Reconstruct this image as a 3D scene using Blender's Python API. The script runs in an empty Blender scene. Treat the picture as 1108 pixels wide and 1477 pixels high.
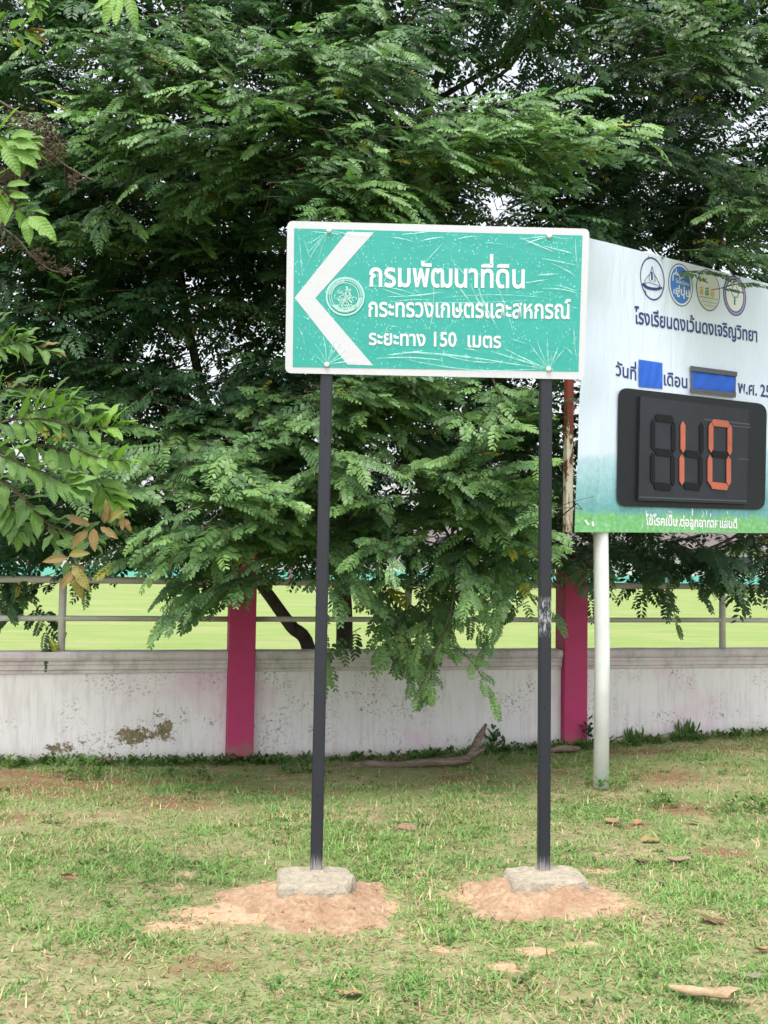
import bpy, bmesh, math, random
import numpy as np
from mathutils import Matrix, Vector
from mathutils.bvhtree import BVHTree

random.seed(7)
rng = np.random.default_rng(11)
scene = bpy.context.scene
COL = scene.collection
R = math.radians

# ------------------------------------------------------------------ camera
FOC, CX, CY = 1500.0, 554.0, 738.5
CAM = Vector((0.0, 0.0, 1.53))
CAM_M = Matrix.Rotation(R(90 + 2.92), 3, 'X') @ Matrix.Rotation(R(0.85), 3, 'Z')
cam_data = bpy.data.cameras.new('camera')
cam_data.sensor_fit = 'VERTICAL'
cam_data.sensor_height = 24.0
cam_data.lens = 24.0 * FOC / 1477.0
cam_data.clip_start = 0.05
cam_data.clip_end = 3000.0
cam = bpy.data.objects.new('camera', cam_data)
cam.matrix_world = Matrix.Translation(CAM) @ CAM_M.to_4x4()
COL.objects.link(cam)
scene.camera = cam

# ------------------------------------------------------------------ sky, sun, exposure (bright overcast day)
SUN_EL, SUN_AZ = 68.0, 195.0            # azimuth measured clockwise from +Y
world = bpy.data.worlds.new('World')
scene.world = world
world.use_nodes = True
wn = world.node_tree
wn.nodes.clear()
sky = wn.nodes.new('ShaderNodeTexSky')
sky.sky_type = 'NISHITA'
sky.sun_disc = False
sky.sun_elevation = R(SUN_EL)
sky.sun_rotation = R(SUN_AZ)
sky.air_density = 1.2
sky.dust_density = 4.0
sky.ozone_density = 1.0
hsv = wn.nodes.new('ShaderNodeHueSaturation')
hsv.inputs['Saturation'].default_value = 0.28
bg = wn.nodes.new('ShaderNodeBackground')
bg.inputs['Strength'].default_value = 0.15
wout = wn.nodes.new('ShaderNodeOutputWorld')
wn.links.new(sky.outputs[0], hsv.inputs['Color'])
wn.links.new(hsv.outputs[0], bg.inputs['Color'])
wn.links.new(bg.outputs[0], wout.inputs['Surface'])
sun_d = bpy.data.lights.new('sun', 'SUN')
sun_d.energy = 1.0
sun_d.angle = R(25)
sun_d.color = (1.0, 0.965, 0.91)
sun_o = bpy.data.objects.new('sun', sun_d)
az, el = R(SUN_AZ), R(SUN_EL)
sdir = Vector((math.sin(az) * math.cos(el), math.cos(az) * math.cos(el), math.sin(el)))
sun_o.rotation_euler = (-sdir).to_track_quat('-Z', 'Y').to_euler()
sun_o.location = sdir * 50
COL.objects.link(sun_o)
vs = scene.view_settings
vs.view_transform = 'Standard'
vs.look = 'None'
vs.exposure = 1.27
vs.gamma = 1.0
vs.use_curve_mapping = False
scene.cycles.max_bounces = 7
scene.cycles.transparent_max_bounces = 8
scene.cycles.use_denoising = True

# ------------------------------------------------------------------ helpers: photograph pixel -> place
def ray(px, py):
    return CAM_M @ Vector(((px - CX) / FOC, -(py - CY) / FOC, -1.0))
def at_y(px, py, y):
    d = ray(px, py); return CAM + d * (y / d.y)
def at_z(px, py, z):
    d = ray(px, py); return CAM + d * ((z - CAM.z) / d.z)
class Plane:
    def __init__(s, p, n): s.p, s.n = Vector(p), Vector(n).normalized()
    def __call__(s, px, py, off=0.0):
        d = ray(px, py); q = s.p + s.n * off
        return CAM + d * ((q - CAM).dot(s.n) / d.dot(s.n))

def tag(o, label=None, cat=None, group=None, kind=None):
    if label: o['label'] = label
    if cat: o['category'] = cat
    if group: o['group'] = group
    if kind: o['kind'] = kind
    return o
def empty(name, loc=(0, 0, 0), label=None, cat=None, group=None):
    o = bpy.data.objects.new(name, None)
    o.empty_display_size = 0.1
    o.location = loc
    COL.objects.link(o)
    return tag(o, label, cat, group)
def link(name, me, parent=None, mat=None):
    if mat is not None and len(me.materials) == 0: me.materials.append(mat)
    o = bpy.data.objects.new(name, me)
    COL.objects.link(o)
    if parent is not None:
        o.parent = parent
        # parts are modelled in world space: cancel the parent's place
        o.matrix_parent_inverse = parent_inv(parent)
    return o
def parent_inv(p):
    return Matrix.Translation(-p.location)
def np_mesh(name, V, F, colors=None, smooth=False, attrs=None):
    """V (n,3), F (m,k) with constant k"""
    V = np.ascontiguousarray(V, dtype=np.float32); F = np.ascontiguousarray(F, dtype=np.int32)
    me = bpy.data.meshes.new(name)
    n, m, k = len(V), len(F), F.shape[1]
    me.vertices.add(n); me.vertices.foreach_set('co', V.ravel())
    me.loops.add(m * k); me.loops.foreach_set('vertex_index', F.ravel())
    me.polygons.add(m)
    me.polygons.foreach_set('loop_start', np.arange(0, m * k, k, dtype=np.int32))
    me.polygons.foreach_set('loop_total', np.full(m, k, dtype=np.int32))
    if smooth: me.polygons.foreach_set('use_smooth', np.ones(m, dtype=bool))
    if colors is not None:
        a = me.color_attributes.new('tint', 'FLOAT_COLOR', 'POINT')
        c = np.ones((n, 4), dtype=np.float32); c[:, :3] = colors
        a.data.foreach_set('color', c.ravel())
    for nm, arr in (attrs or {}).items():
        a = me.attributes.new(nm, 'FLOAT', 'POINT')
        a.data.foreach_set('value', np.asarray(arr, dtype=np.float32))
    me.update()
    return me
def bm_mesh(name, bm, smooth=False):
    me = bpy.data.meshes.new(name)
    bmesh.ops.recalc_face_normals(bm, faces=bm.faces[:])
    bm.to_mesh(me); bm.free()
    if smooth:
        me.polygons.foreach_set('use_smooth', np.ones(len(me.polygons), dtype=bool))
    return me
def frame_from(zdir, xhint=Vector((1, 0, 0))):
    z = Vector(zdir).normalized()
    x = (xhint - z * xhint.dot(z))
    if x.length < 1e-4: x = Vector((0, 1, 0)) - z * z.y
    x.normalize(); y = z.cross(x)
    return x, y, z
def add_tube(bm, pts, rad, n=8, cap=True):
    rings = []
    pts = [Vector(p) for p in pts]
    if not hasattr(rad, '__len__'): rad = [rad] * len(pts)
    for i, p in enumerate(pts):
        d = (pts[min(i + 1, len(pts) - 1)] - pts[max(i - 1, 0)])
        x, y, z = frame_from(d)
        rings.append([bm.verts.new(p + (x * math.cos(2 * math.pi * k / n) + y * math.sin(2 * math.pi * k / n)) * rad[i]) for k in range(n)])
    for a, b in zip(rings[:-1], rings[1:]):
        for k in range(n): bm.faces.new((a[k], a[(k + 1) % n], b[(k + 1) % n], b[k]))
    if cap:
        bm.faces.new(rings[0][::-1]); bm.faces.new(rings[-1])
def tube_obj(name, pts, rad, mat, parent=None, n=10):
    bm = bmesh.new(); add_tube(bm, pts, rad, n)
    return link(name, bm_mesh(name, bm, True), parent, mat)
def add_box(bm, o, ax, ay, az):
    """box from corner o spanned by vectors"""
    o, ax, ay, az = map(Vector, (o, ax, ay, az))
    v = [bm.verts.new(o + ax * i + ay * j + az * k) for k in (0, 1) for j in (0, 1) for i in (0, 1)]
    for f in ((0, 2, 3, 1), (4, 5, 7, 6), (0, 1, 5, 4), (2, 6, 7, 3), (0, 4, 6, 2), (1, 3, 7, 5)): bm.faces.new([v[i] for i in f])
def bevel_all(bm, w, seg=2):
    bmesh.ops.bevel(bm, geom=bm.edges[:] , offset=w, segments=seg, affect='EDGES', profile=0.6)
def add_prism(bm, pts, thick):
    """polygon of world points extruded by vector thick"""
    a = [bm.verts.new(p) for p in pts]; b = [bm.verts.new(Vector(p) + Vector(thick)) for p in pts]
    n = len(pts)
    bm.faces.new(a); bm.faces.new(b[::-1])
    for i in range(n): bm.faces.new((a[i], b[i], b[(i + 1) % n], a[(i + 1) % n]))

def vnoise(x, y, seed=0):
    """value noise 2-D, numpy, 0..1"""
    x = np.asarray(x, float); y = np.asarray(y, float)
    xi = np.floor(x).astype(np.int64); yi = np.floor(y).astype(np.int64)
    xf = x - xi; yf = y - yi
    xf = xf * xf * (3 - 2 * xf); yf = yf * yf * (3 - 2 * yf)
    def h(a, b):
        n = (a * 374761393 + b * 668265263 + seed * 144665) & 0x7fffffff
        n = ((n ^ (n >> 13)) * 1274126177) & 0x7fffffff
        n = (n ^ (n >> 16)) & 0xffff
        return n / 65535.0
    return (h(xi, yi) * (1 - xf) + h(xi + 1, yi) * xf) * (1 - yf) + (h(xi, yi + 1) * (1 - xf) + h(xi + 1, yi + 1) * xf) * yf
def fbm(x, y, seed=0, o=4):
    s = 0; a = 0.5; t = 0
    for i in range(o):
        s = s + a * vnoise(np.asarray(x) * 2 ** i, np.asarray(y) * 2 ** i, seed + i * 17); t += a; a *= 0.5
    return s / t
def sstep(a, b, x):
    t = np.clip((np.asarray(x, float) - a) / (b - a), 0, 1); return t * t * (3 - 2 * t)

# ------------------------------------------------------------------ materials
class NT:
    def __init__(s, name):
        s.m = bpy.data.materials.new(name); s.m.use_nodes = True
        s.t = s.m.node_tree; s.t.nodes.clear()
        s.out = s.t.nodes.new('ShaderNodeOutputMaterial')
    def n(s, kind, **kw):
        nd = s.t.nodes.new('ShaderNode' + kind)
        for k, v in kw.items():
            if k.startswith('i_'):
                key = k[2:].replace('_', ' ')
                nd.inputs[key].default_value = v
            else: setattr(nd, k, v)
        return nd
    def l(s, a, b): s.t.links.new(a, b)
    def noise(s, scale, detail=4, rough=0.55, vec=None, dist=0.0):
        nd = s.n('TexNoise'); nd.inputs['Scale'].default_value = scale; nd.inputs['Detail'].default_value = detail
        nd.inputs['Roughness'].default_value = rough; nd.inputs['Distortion'].default_value = dist
        if vec is not None: s.l(vec, nd.inputs['Vector'])
        return nd.outputs[0]
    def ramp(s, fac, stops, mode='LINEAR'):
        nd = s.n('ValToRGB'); cr = nd.color_ramp; cr.interpolation = mode
        while len(cr.elements) < len(stops): cr.elements.new(0.5)
        for e, (p, c) in zip(cr.elements, stops):
            e.position = p; e.color = (c[0], c[1], c[2], 1) if hasattr(c, '__len__') else (c, c, c, 1)
        s.l(fac, nd.inputs[0]); return nd.outputs[0]
    def mix(s, fac, a, b, mode='MIX'):
        nd = s.n('Mix', data_type='RGBA', blend_type=mode)
        for sock, v in ((nd.inputs[0], fac), (nd.inputs[6], a), (nd.inputs[7], b)):
            if hasattr(v, 'is_linked'): s.l(v, sock)
            elif hasattr(v, '__len__'): sock.default_value = (v[0], v[1], v[2], 1)
            else: sock.default_value = v
        return nd.outputs[2]
    def math(s, op, a, b=0.0, clamp=False):
        nd = s.n('Math', operation=op, use_clamp=clamp)
        for sock, v in ((nd.inputs[0], a), (nd.inputs[1], b)):
            if hasattr(v, 'is_linked'): s.l(v, sock)
            else: sock.default_value = v
        return nd.outputs[0]
    def coord(s, kind='Object', scale=(1, 1, 1)):
        tc = s.n('TexCoord'); mp = s.n('Mapping'); mp.inputs['Scale'].default_value = scale
        s.l(tc.outputs[kind], mp.inputs['Vector']); return mp.outputs[0]
    def attr(s, nm, out='Fac'): return s.n('Attribute', attribute_name=nm).outputs[out]
    def finish(s, col, rough=0.6, spec=0.4, bump=None, bstr=0.3, bdist=0.01, metal=0.0, coat=0.0):
        p = s.n('BsdfPrincipled')
        for key, v in (('Base Color', col), ('Roughness', rough), ('Specular IOR Level', spec), ('Metallic', metal), ('Coat Weight', coat)):
            if hasattr(v, 'is_linked'): s.l(v, p.inputs[key])
            elif hasattr(v, '__len__'): p.inputs[key].default_value = (v[0], v[1], v[2], 1)
            else: p.inputs[key].default_value = v
        if bump is not None:
            b = s.n('Bump'); b.inputs['Strength'].default_value = bstr; b.inputs['Distance'].default_value = bdist
            s.l(bump, b.inputs['Height']); s.l(b.outputs[0], p.inputs['Normal'])
        s.l(p.outputs[0], s.out.inputs[0]); s.p = p
        return s.m

def simple(name, col, rough=0.6, spec=0.4, var=0.12, scale=12, bstr=0.15, metal=0.0, coat=0.0):
    t = NT(name); v = t.coord()
    nz = t.noise(scale, 5, 0.6, v)
    c = t.mix(nz, tuple(x * (1 - var) for x in col), tuple(min(1, x * (1 + var)) for x in col))
    return t.finish(c, rough, spec, t.noise(scale * 5, 3, 0.6, v), bstr, 0.003, metal, coat)

def leaf_material(name, use_attr, rough=0.42, trans=0.26, veins=False, tbright=1.0):
    t = NT(name)
    if use_attr: col = t.attr('tint', 'Color')
    else: col = t.n('ObjectInfo').outputs['Color']
    v = t.coord()
    nz = t.noise(9 if use_attr else 14, 3, 0.6, v)
    col = t.mix(t.math('MULTIPLY', nz, 0.35), col, t.mix(1.0, col, (0.55, 0.6, 0.5), 'MULTIPLY'))
    bump = None
    if veins:
        sx = t.n('SeparateXYZ'); tc = t.n('TexCoord'); t.l(tc.outputs['Object'], sx.inputs[0])
        ay = t.math('ABSOLUTE', sx.outputs[1])
        rib = t.math('LESS_THAN', ay, 0.016)
        side = t.math('SUBTRACT', sx.outputs[0], t.math('MULTIPLY', ay, 0.75))
        fr = t.math('FRACT', t.math('MULTIPLY', side, 9.0))
        vv = t.math('LESS_THAN', fr, 0.10)
        m = t.math('MAXIMUM', rib, t.math('MULTIPLY', vv, 0.2))
        col = t.mix(t.math('MULTIPLY', m, 0.42), col, t.mix(0.5, col, (0.4, 0.42, 0.2)))
        tri = t.math('ABSOLUTE', t.math('SUBTRACT', fr, 0.5))
        bump = t.math('ADD', t.math('MULTIPLY', tri, -1.0), t.math('MULTIPLY', nz, 0.6))
    p = t.n('BsdfPrincipled'); p.inputs['Roughness'].default_value = rough
    p.inputs['Specular IOR Level'].default_value = 0.35
    t.l(col, p.inputs['Base Color'])
    if bump is not None:
        b = t.n('Bump'); b.inputs['Strength'].default_value = 0.2; b.inputs['Distance'].default_value = 0.015
        t.l(bump, b.inputs['Height']); t.l(b.outputs[0], p.inputs['Normal'])
    tr = t.n('BsdfTranslucent')
    t.l(t.mix(1.0, col, (1.25 * tbright, 1.5 * tbright, 0.7 * tbright), 'MULTIPLY'), tr.inputs['Color'])
    mx = t.n('MixShader'); mx.inputs[0].default_value = trans
    t.l(p.outputs[0], mx.inputs[1]); t.l(tr.outputs[0], mx.inputs[2]); t.l(mx.outputs[0], t.out.inputs[0])
    return t.m

M = {}
M['leaf_mass'] = leaf_material('leaf_mass', True)
M['leaf_one'] = leaf_material('leaf_one', False)
M['broad_leaf'] = leaf_material('broad_leaf', False, 0.5, 0.28, True)
M['grass'] = leaf_material('grass_blades', True, 0.5, 0.25)
M['weed'] = leaf_material('weed_leaf', False, 0.45, 0.25)

def bark(name, a, b, scale=14):
    t = NT(name); v = t.coord('Object', (1, 1, 0.25))
    nz = t.noise(scale, 8, 0.7, v, 0.6)
    return t.finish(t.ramp(nz, [(0.3, a), (0.7, b)]), 0.85, 0.2, nz, 0.8, 0.02)
M['bark'] = bark('bark', (0.035, 0.028, 0.022), (0.12, 0.1, 0.08))
M['twig'] = bark('twig_bark', (0.06, 0.05, 0.035), (0.16, 0.13, 0.09), 40)

# ground: soil, thatch and sand by the attribute 'sand'
def ground_material():
    t = NT('verge_soil'); v = t.coord()
    big = t.noise(1.3, 5, 0.6, v); mid = t.noise(11, 6, 0.65, v); fine = t.noise(130, 6, 0.75, v)
    thatch = t.ramp(mid, [(0.3, (0.18, 0.12, 0.075)), (0.5, (0.32, 0.24, 0.155)), (0.7, (0.48, 0.385, 0.265))])
    green = t.ramp(fine, [(0.38, (0.08, 0.135, 0.04)), (0.62, (0.245, 0.305, 0.115))])
    c = t.mix(t.ramp(t.math('ADD', t.math('MULTIPLY', big, 0.5), t.math('MULTIPLY', fine, 0.5)), [(0.40, 0.0), (0.54, 0.85)]), thatch, green)
    soil = t.ramp(fine, [(0.3, (0.16, 0.085, 0.05)), (0.7, (0.27, 0.165, 0.1))])
    c = t.mix(t.ramp(t.math('ADD', t.attr('dirt'), t.math('MULTIPLY', t.math('SUBTRACT', mid, 0.5), 0.9)), [(0.4, 0.0), (0.62, 1.0)]), c, soil)
    sand = t.ramp(t.noise(45, 6, 0.75, v), [(0.25, (0.34, 0.2, 0.12)), (0.5, (0.5, 0.325, 0.21)), (0.75, (0.62, 0.44, 0.31))])
    sf = t.math('ADD', t.attr('sand'), t.math('MULTIPLY', t.math('SUBTRACT', mid, 0.5), 1.1))
    c = t.mix(t.ramp(sf, [(0.4, 0.0), (0.6, 1.0)]), c, sand)
    bh = t.math('ADD', t.math('MULTIPLY', mid, 0.5), fine)
    return t.finish(c, 0.95, 0.1, bh, 0.6, 0.01)
M['ground'] = ground_material()
def field_material():
    t = NT('mown_field'); v = t.coord('Object', (0.25, 1.6, 1)); w = t.coord()
    a = t.noise(1.3, 6, 0.7, v); b = t.noise(9, 4, 0.7, w)
    c = t.ramp(a, [(0.3, (0.17, 0.235, 0.07)), (0.5, (0.23, 0.30, 0.095)), (0.72, (0.31, 0.345, 0.14))])
    c = t.mix(t.math('MULTIPLY', b, 0.7), c, (0.13, 0.2, 0.05))
    c = t.mix(t.ramp(t.noise(0.33, 6, 0.7, w), [(0.45, 0.0), (0.7, 0.6)]), c, (0.3, 0.3, 0.15))
    return t.finish(c, 0.9, 0.1, b, 0.5, 0.03)
M['field'] = field_material()
def sand_material():
    t = NT('orange_sandy_soil'); v = t.coord()
    a = t.noise(38, 7, 0.75, v); b = t.noise(6, 4, 0.6, v)
    c = t.ramp(a, [(0.25, (0.29, 0.18, 0.105)), (0.5, (0.48, 0.33, 0.215)), (0.75, (0.62, 0.46, 0.33))])
    c = t.mix(t.ramp(b, [(0.45, 0.0), (0.7, 0.7)]), c, (0.33, 0.19, 0.115))
    return t.finish(c, 0.95, 0.1, a, 1.0, 0.02)
M['sand'] = sand_material()
def concrete(name, base):
    t = NT(name); v = t.coord()
    a = t.noise(30, 8, 0.7, v); b = t.noise(140, 4, 0.7, v)
    c = t.ramp(a, [(0.3, tuple(x * 0.7 for x in base)), (0.55, base), (0.8, tuple(min(1, x * 1.25) for x in base))])
    c = t.mix(t.ramp(t.noise(5, 4, 0.6, v), [(0.55, 0.0), (0.8, 0.35)]), c, (0.34, 0.21, 0.13))
    vo = t.n('TexVoronoi'); vo.inputs['Scale'].default_value = 55; t.l(v, vo.inputs['Vector'])
    pit = t.ramp(vo.outputs[0], [(0.12, 0.0), (0.3, 1.0)])
    return t.finish(c, 0.95, 0.1, t.math('ADD', t.math('ADD', a, b), t.math('MULTIPLY', pit, 0.2)), 0.9, 0.015)
M['concrete'] = concrete('footing_concrete', (0.50, 0.44, 0.345))
def wall_paint():
    t = NT('peeling_white_paint'); v = t.coord(); st = t.coord('Object', (7, 7, 0.8))
    c = t.mix(t.noise(3, 5, 0.6, v), (0.75, 0.715, 0.72), (0.84, 0.805, 0.815))
    c = t.mix(t.ramp(t.noise(4, 5, 0.65, st), [(0.48, 0.0), (0.75, 0.55)]), c, (0.5, 0.46, 0.46))
    c = t.mix(t.ramp(t.noise(1.7, 4, 0.6, v), [(0.5, 0.0), (0.72, 0.6)]), c, (0.70, 0.43, 0.57))
    # faint green-grey mould and small flecks, denser where 'peel' says so
    sp = t.noise(42, 5, 0.7, v)
    reg = t.noise(3.2, 3, 0.5, v)
    fl = t.math('MULTIPLY', t.ramp(sp, [(0.54, 0.0), (0.61, 1.0)]), t.ramp(t.math('ADD', reg, t.math('MULTIPLY', t.attr('peel'), 0.4)), [(0.5, 0.0), (0.68, 1.0)]))
    c = t.mix(t.math('MULTIPLY', fl, 0.85), c, (0.16, 0.13, 0.1))
    pn = t.math('ADD', t.attr('peel'), t.math('MULTIPLY', t.math('SUBTRACT', t.noise(21, 6, 0.75, v), 0.5), 2.6))
    pm = t.ramp(pn, [(0.66, 0.0), (0.70, 1.0)])
    c = t.mix(pm, c, t.ramp(t.noise(30, 5, 0.7, v), [(0.3, (0.1, 0.085, 0.04)), (0.7, (0.34, 0.27, 0.17))]))
    c = t.mix(t.math('MULTIPLY', t.attr('soil'), t.noise(12, 5, 0.7, v)), c, (0.3, 0.21, 0.16))
    h = t.math('SUBTRACT', t.math('MULTIPLY', t.noise(30, 5, 0.6, v), 0.3), pm)
    return t.finish(c, 0.75, 0.25, h, 0.5, 0.006)
M['wall'] = wall_paint()
def coping_paint():
    t = NT('grimy_coping_paint'); v = t.coord(); st = t.coord('Object', (1, 1, 0.5))
    a = t.noise(7, 7, 0.7, st)
    c = t.ramp(a, [(0.3, (0.36, 0.33, 0.32)), (0.52, (0.6, 0.56, 0.56)), (0.75, (0.72, 0.65, 0.67))])
    c = t.mix(t.ramp(t.noise(2.1, 4, 0.6, v), [(0.5, 0.0), (0.75, 0.5)]), c, (0.55, 0.36, 0.46))
    return t.finish(c, 0.8, 0.2, a, 0.4, 0.006)
M['coping'] = coping_paint()
def pink_paint():
    t = NT('magenta_paint'); v = t.coord()
    a = t.noise(9, 6, 0.65, v)
    c = t.mix(a, (0.41, 0.032, 0.12), (0.52, 0.055, 0.175))
    fl = t.ramp(t.noise(26, 6, 0.7, v), [(0.64, 0.0), (0.68, 1.0)])
    c = t.mix(t.math('MULTIPLY', fl, 0.7), c, (0.2, 0.12, 0.12))
    c = t.mix(t.ramp(t.noise(5, 6, 0.7, t.coord('Object', (5, 5, .7))), [(0.5, 0.0), (0.75, 0.5)]), c, (0.28, 0.06, 0.12))
    sep = t.n('SeparateXYZ'); t.l(v, sep.inputs[0])
    mud = t.math('MULTIPLY', t.ramp(sep.outputs[2], [(0.0, 1.0), (0.28, 0.0)]), t.noise(14, 6, 0.7, v))
    c = t.mix(t.ramp(mud, [(0.3, 0.0), (0.55, 0.8)]), c, (0.26, 0.15, 0.12))
    return t.finish(c, 0.6, 0.3, a, 0.2, 0.006)
M['pink'] = pink_paint()
M['rail'] = simple('galvanised_rail', (0.58, 0.565, 0.54), 0.6, 0.4, 0.3, 9)
def scuffed(name, base, chip, lo=0.66, scale=18, stretch=(1, 1, 0.35), rough=0.45, extra=None):
    t = NT(name); v = t.coord('Object', stretch); w = t.coord()
    a = t.noise(scale, 7, 0.7, v)
    c = t.mix(t.noise(5, 5, 0.6, w), tuple(x * 0.8 for x in base), tuple(x * 1.3 for x in base))
    c = t.mix(t.ramp(a, [(lo, 0.0), (lo + 0.04, 0.85)]), c, chip)
    if extra: c = extra(t, c)
    return t.finish(c, rough, 0.4, a, 0.15, 0.004)
SCUFF = [False]
def cement_foot(t, c):
    sep = t.n('SeparateXYZ'); tc = t.n('TexCoord'); t.l(tc.outputs['Object'], sep.inputs[0])
    m = t.ramp(sep.outputs[2], [(0.0, 1.0), (0.19, 0.0)])
    k = t.math('MULTIPLY', m, t.noise(28, 6, 0.7))
    c = t.mix(t.ramp(k, [(0.3, 0.0), (0.46, 0.8)]), c, (0.38, 0.37, 0.36))
    sc = t.math('MULTIPLY', t.ramp(t.math('ABSOLUTE', t.math('SUBTRACT', sep.outputs[2], 1.22)), [(0.06, 1.0), (0.1, 0.0)]), t.ramp(t.noise(26, 5, 0.8, t.coord('Object', (3, 3, 0.9))), [(0.48, 0.0), (0.58, 0.8)]))
    return t.mix(sc, c, (0.45, 0.47, 0.5)) if SCUFF[0] else c
M['post_plain'] = scuffed('black_post_paint_plain', (0.020, 0.022, 0.032), (0.14, 0.15, 0.18), 0.69, 34, (1, 1, 0.2), 0.42, cement_foot)
SCUFF[0] = True
M['post'] = scuffed('black_post_paint', (0.020, 0.022, 0.032), (0.14, 0.15, 0.18), 0.71, 30, (1, 1, 0.2), 0.42, cement_foot)
M['white_post'] = scuffed('white_post_paint', (0.74, 0.75, 0.76), (0.3, 0.28, 0.22), 0.74, 20, (1, 1, 0.5))
def rusty():
    t = NT('rusty_cream_pole'); v = t.coord('Object', (1, 1, .45)); a = t.noise(13, 7, .7, v)
    sep = t.n('SeparateXYZ'); t.l(t.coord(), sep.inputs[0])
    g = t.ramp(t.math('MULTIPLY', sep.outputs[2], 0.25), [(.575, 0.0), (.635, .22)])      # old red coat above, cream below
    f = t.math('ADD', a, g)
    c = t.ramp(f, [(.52, (.56, .52, .42)), (.575, (.42, .33, .22)), (.60, (.1, .045, .03)), (.7, (.2, .05, .035))])
    return t.finish(c, .8, .2, a, .4, .006)
M['rusty'] = rusty()
M['sign_white'] = simple('white_reflective_sheet', (0.60, 0.605, 0.655), 0.45, 0.4, 0.06, 30)
M['sign_letter'] = simple('white_letter_vinyl', (0.70, 0.73, 0.76), 0.45, 0.4, 0.03, 30)
def sign_green():
    t = NT('green_reflective_sheet'); v = t.coord()
    a = t.noise(9, 5, 0.6, v)
    c = t.mix(a, (0.028, 0.33, 0.292), (0.052, 0.41, 0.367))
    s = t.n('TexVoronoi'); s.inputs['Scale'].default_value = 75; t.l(t.coord('Object', (1, 1, 0.6)), s.inputs['Vector'])
    sp = t.math('MULTIPLY', t.ramp(s.outputs[0], [(0.12, 1.0), (0.26, 0.0)]), t.ramp(t.noise(14, 4, 0.6, v), [(0.40, 0.0), (0.56, 0.85)]))
    c = t.mix(sp, c, (0.35, 0.74, 0.68))
    return t.finish(c, 0.3, 0.5, t.noise(22, 5, 0.6, v), 0.12, 0.01)
M['sign_green'] = sign_green()
def film():
    t = NT('clear_plastic_wrap')
    tr = t.n('BsdfTransparent'); d = t.n('BsdfPrincipled')
    d.inputs['Base Color'].default_value = (0.62, 0.90, 0.87, 1); d.inputs['Roughness'].default_value = 0.25
    mx = t.n('MixShader'); 
    fac = t.ramp(t.noise(28, 4, 0.6, t.coord()), [(0.3, 0.06), (0.7, 0.55)])
    t.l(fac, mx.inputs[0])
    t.l(tr.outputs[0], mx.inputs[1]); t.l(d.outputs[0], mx.inputs[2]); t.l(mx.outputs[0], t.out.inputs[0])
    return t.m
M['film'] = film()
M['bolt'] = simple('bolt_zinc', (0.75, 0.75, 0.75), 0.3, 0.5, 0.05, 20)

# ------------------------------------------------------------------ the place: wall line and ground height
WX0, WY0, WS = -1.09, 8.53, 0.234           # the wall runs along y = WY0 + WS (x - WX0)
def wall_y(x): return WY0 + WS * (np.asarray(x) - WX0)
WD = Vector((1, WS, 0)).normalized()
WN = Vector((WS, -1, 0)).normalized()          # towards the road
WALL = Plane((WX0, WY0, 0), WN)
_zx, _zz = [], []
for px, py in ((0, 1097), (330, 1098), (600, 1090), (830, 1074), (1108, 1056)):
    q = WALL(px, py); _zx.append(q.x); _zz.append(q.z)
def gz(x, y):
    x = np.asarray(x, float); y = np.asarray(y, float)
    zw = np.interp(x, _zx, _zz)
    t = sstep(5.6, 8.2, y)
    n = (fbm(x * 1.7 + 9, y * 1.7, 3, 4) - 0.5) * 0.045
    return zw * t + n * (1 - 0.6 * t)

# sand and bare-earth patches: (px, py, rx m, ry m, strength)
SAND = [(330, 1322, .34, .09, .85), (420, 1310, .42, .16, .9), (500, 1305, .3, .14, .8), (800, 1300, .42, .14, .9), (690, 1290, .22, .1, .75), (730, 1390, .09, .035, 1.0), (775, 1367, .09, .04, .9), (838, 1360, .1, .04, .75),
        (640, 1368, .16, .05, .65), (250, 1335, .2, .06, .7), (865, 1254, .12, .04, .85), (100, 1268, .05, .03, .9), (930, 1216, .1, .03, .6), (270, 1262, .16, .06, .5), (560, 1290, .2, .06, .5), (215, 1310, .16, .05, .5)]
DIRT = [(30, 1112, .8, .12, .8), (180, 1118, .5, .1, .8), (300, 1116, .4, .1, .75), (640, 1112, .5, .1, .8), (790, 1110, .3, .1, .7), (930, 1085, .5, .12, .75), (1060, 1085, .4, .12, .75), (500, 1150, .3, .1, .5), (130, 1210, .3, .1, .5), (60, 1130, .8, .35, .75), (250, 1150, .7, .3, .6), (430, 1130, .7, .25, .6), (560, 1115, .7, .16, .8), (960, 1120, .6, .35, .6), (980, 1165, .5, .2, .65), (1040, 1230, .25, .12, .7), (300, 1390, .4, .12, .55), (760, 1420, .5, .16, .5),
        (160, 1380, .25, .08, .5), (920, 1320, .3, .1, .45), (610, 1450, .4, .1, .45), (1060, 1110, .5, .25, .5), (900, 1190, .35, .1, .6), (20, 1180, .3, .15, .6)]
def patch(lst, x, y):
    out = np.zeros_like(np.asarray(x, float))
    for px, py, rx, ry, s in lst:
        c = at_z(px, py, 0)
        ry2 = ry * 1.6
        d = ((x - c.x) / rx) ** 2 + ((y - c.y) / ry2) ** 2
        out = np.maximum(out, s * np.exp(-d * 0.9))
    return out

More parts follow.
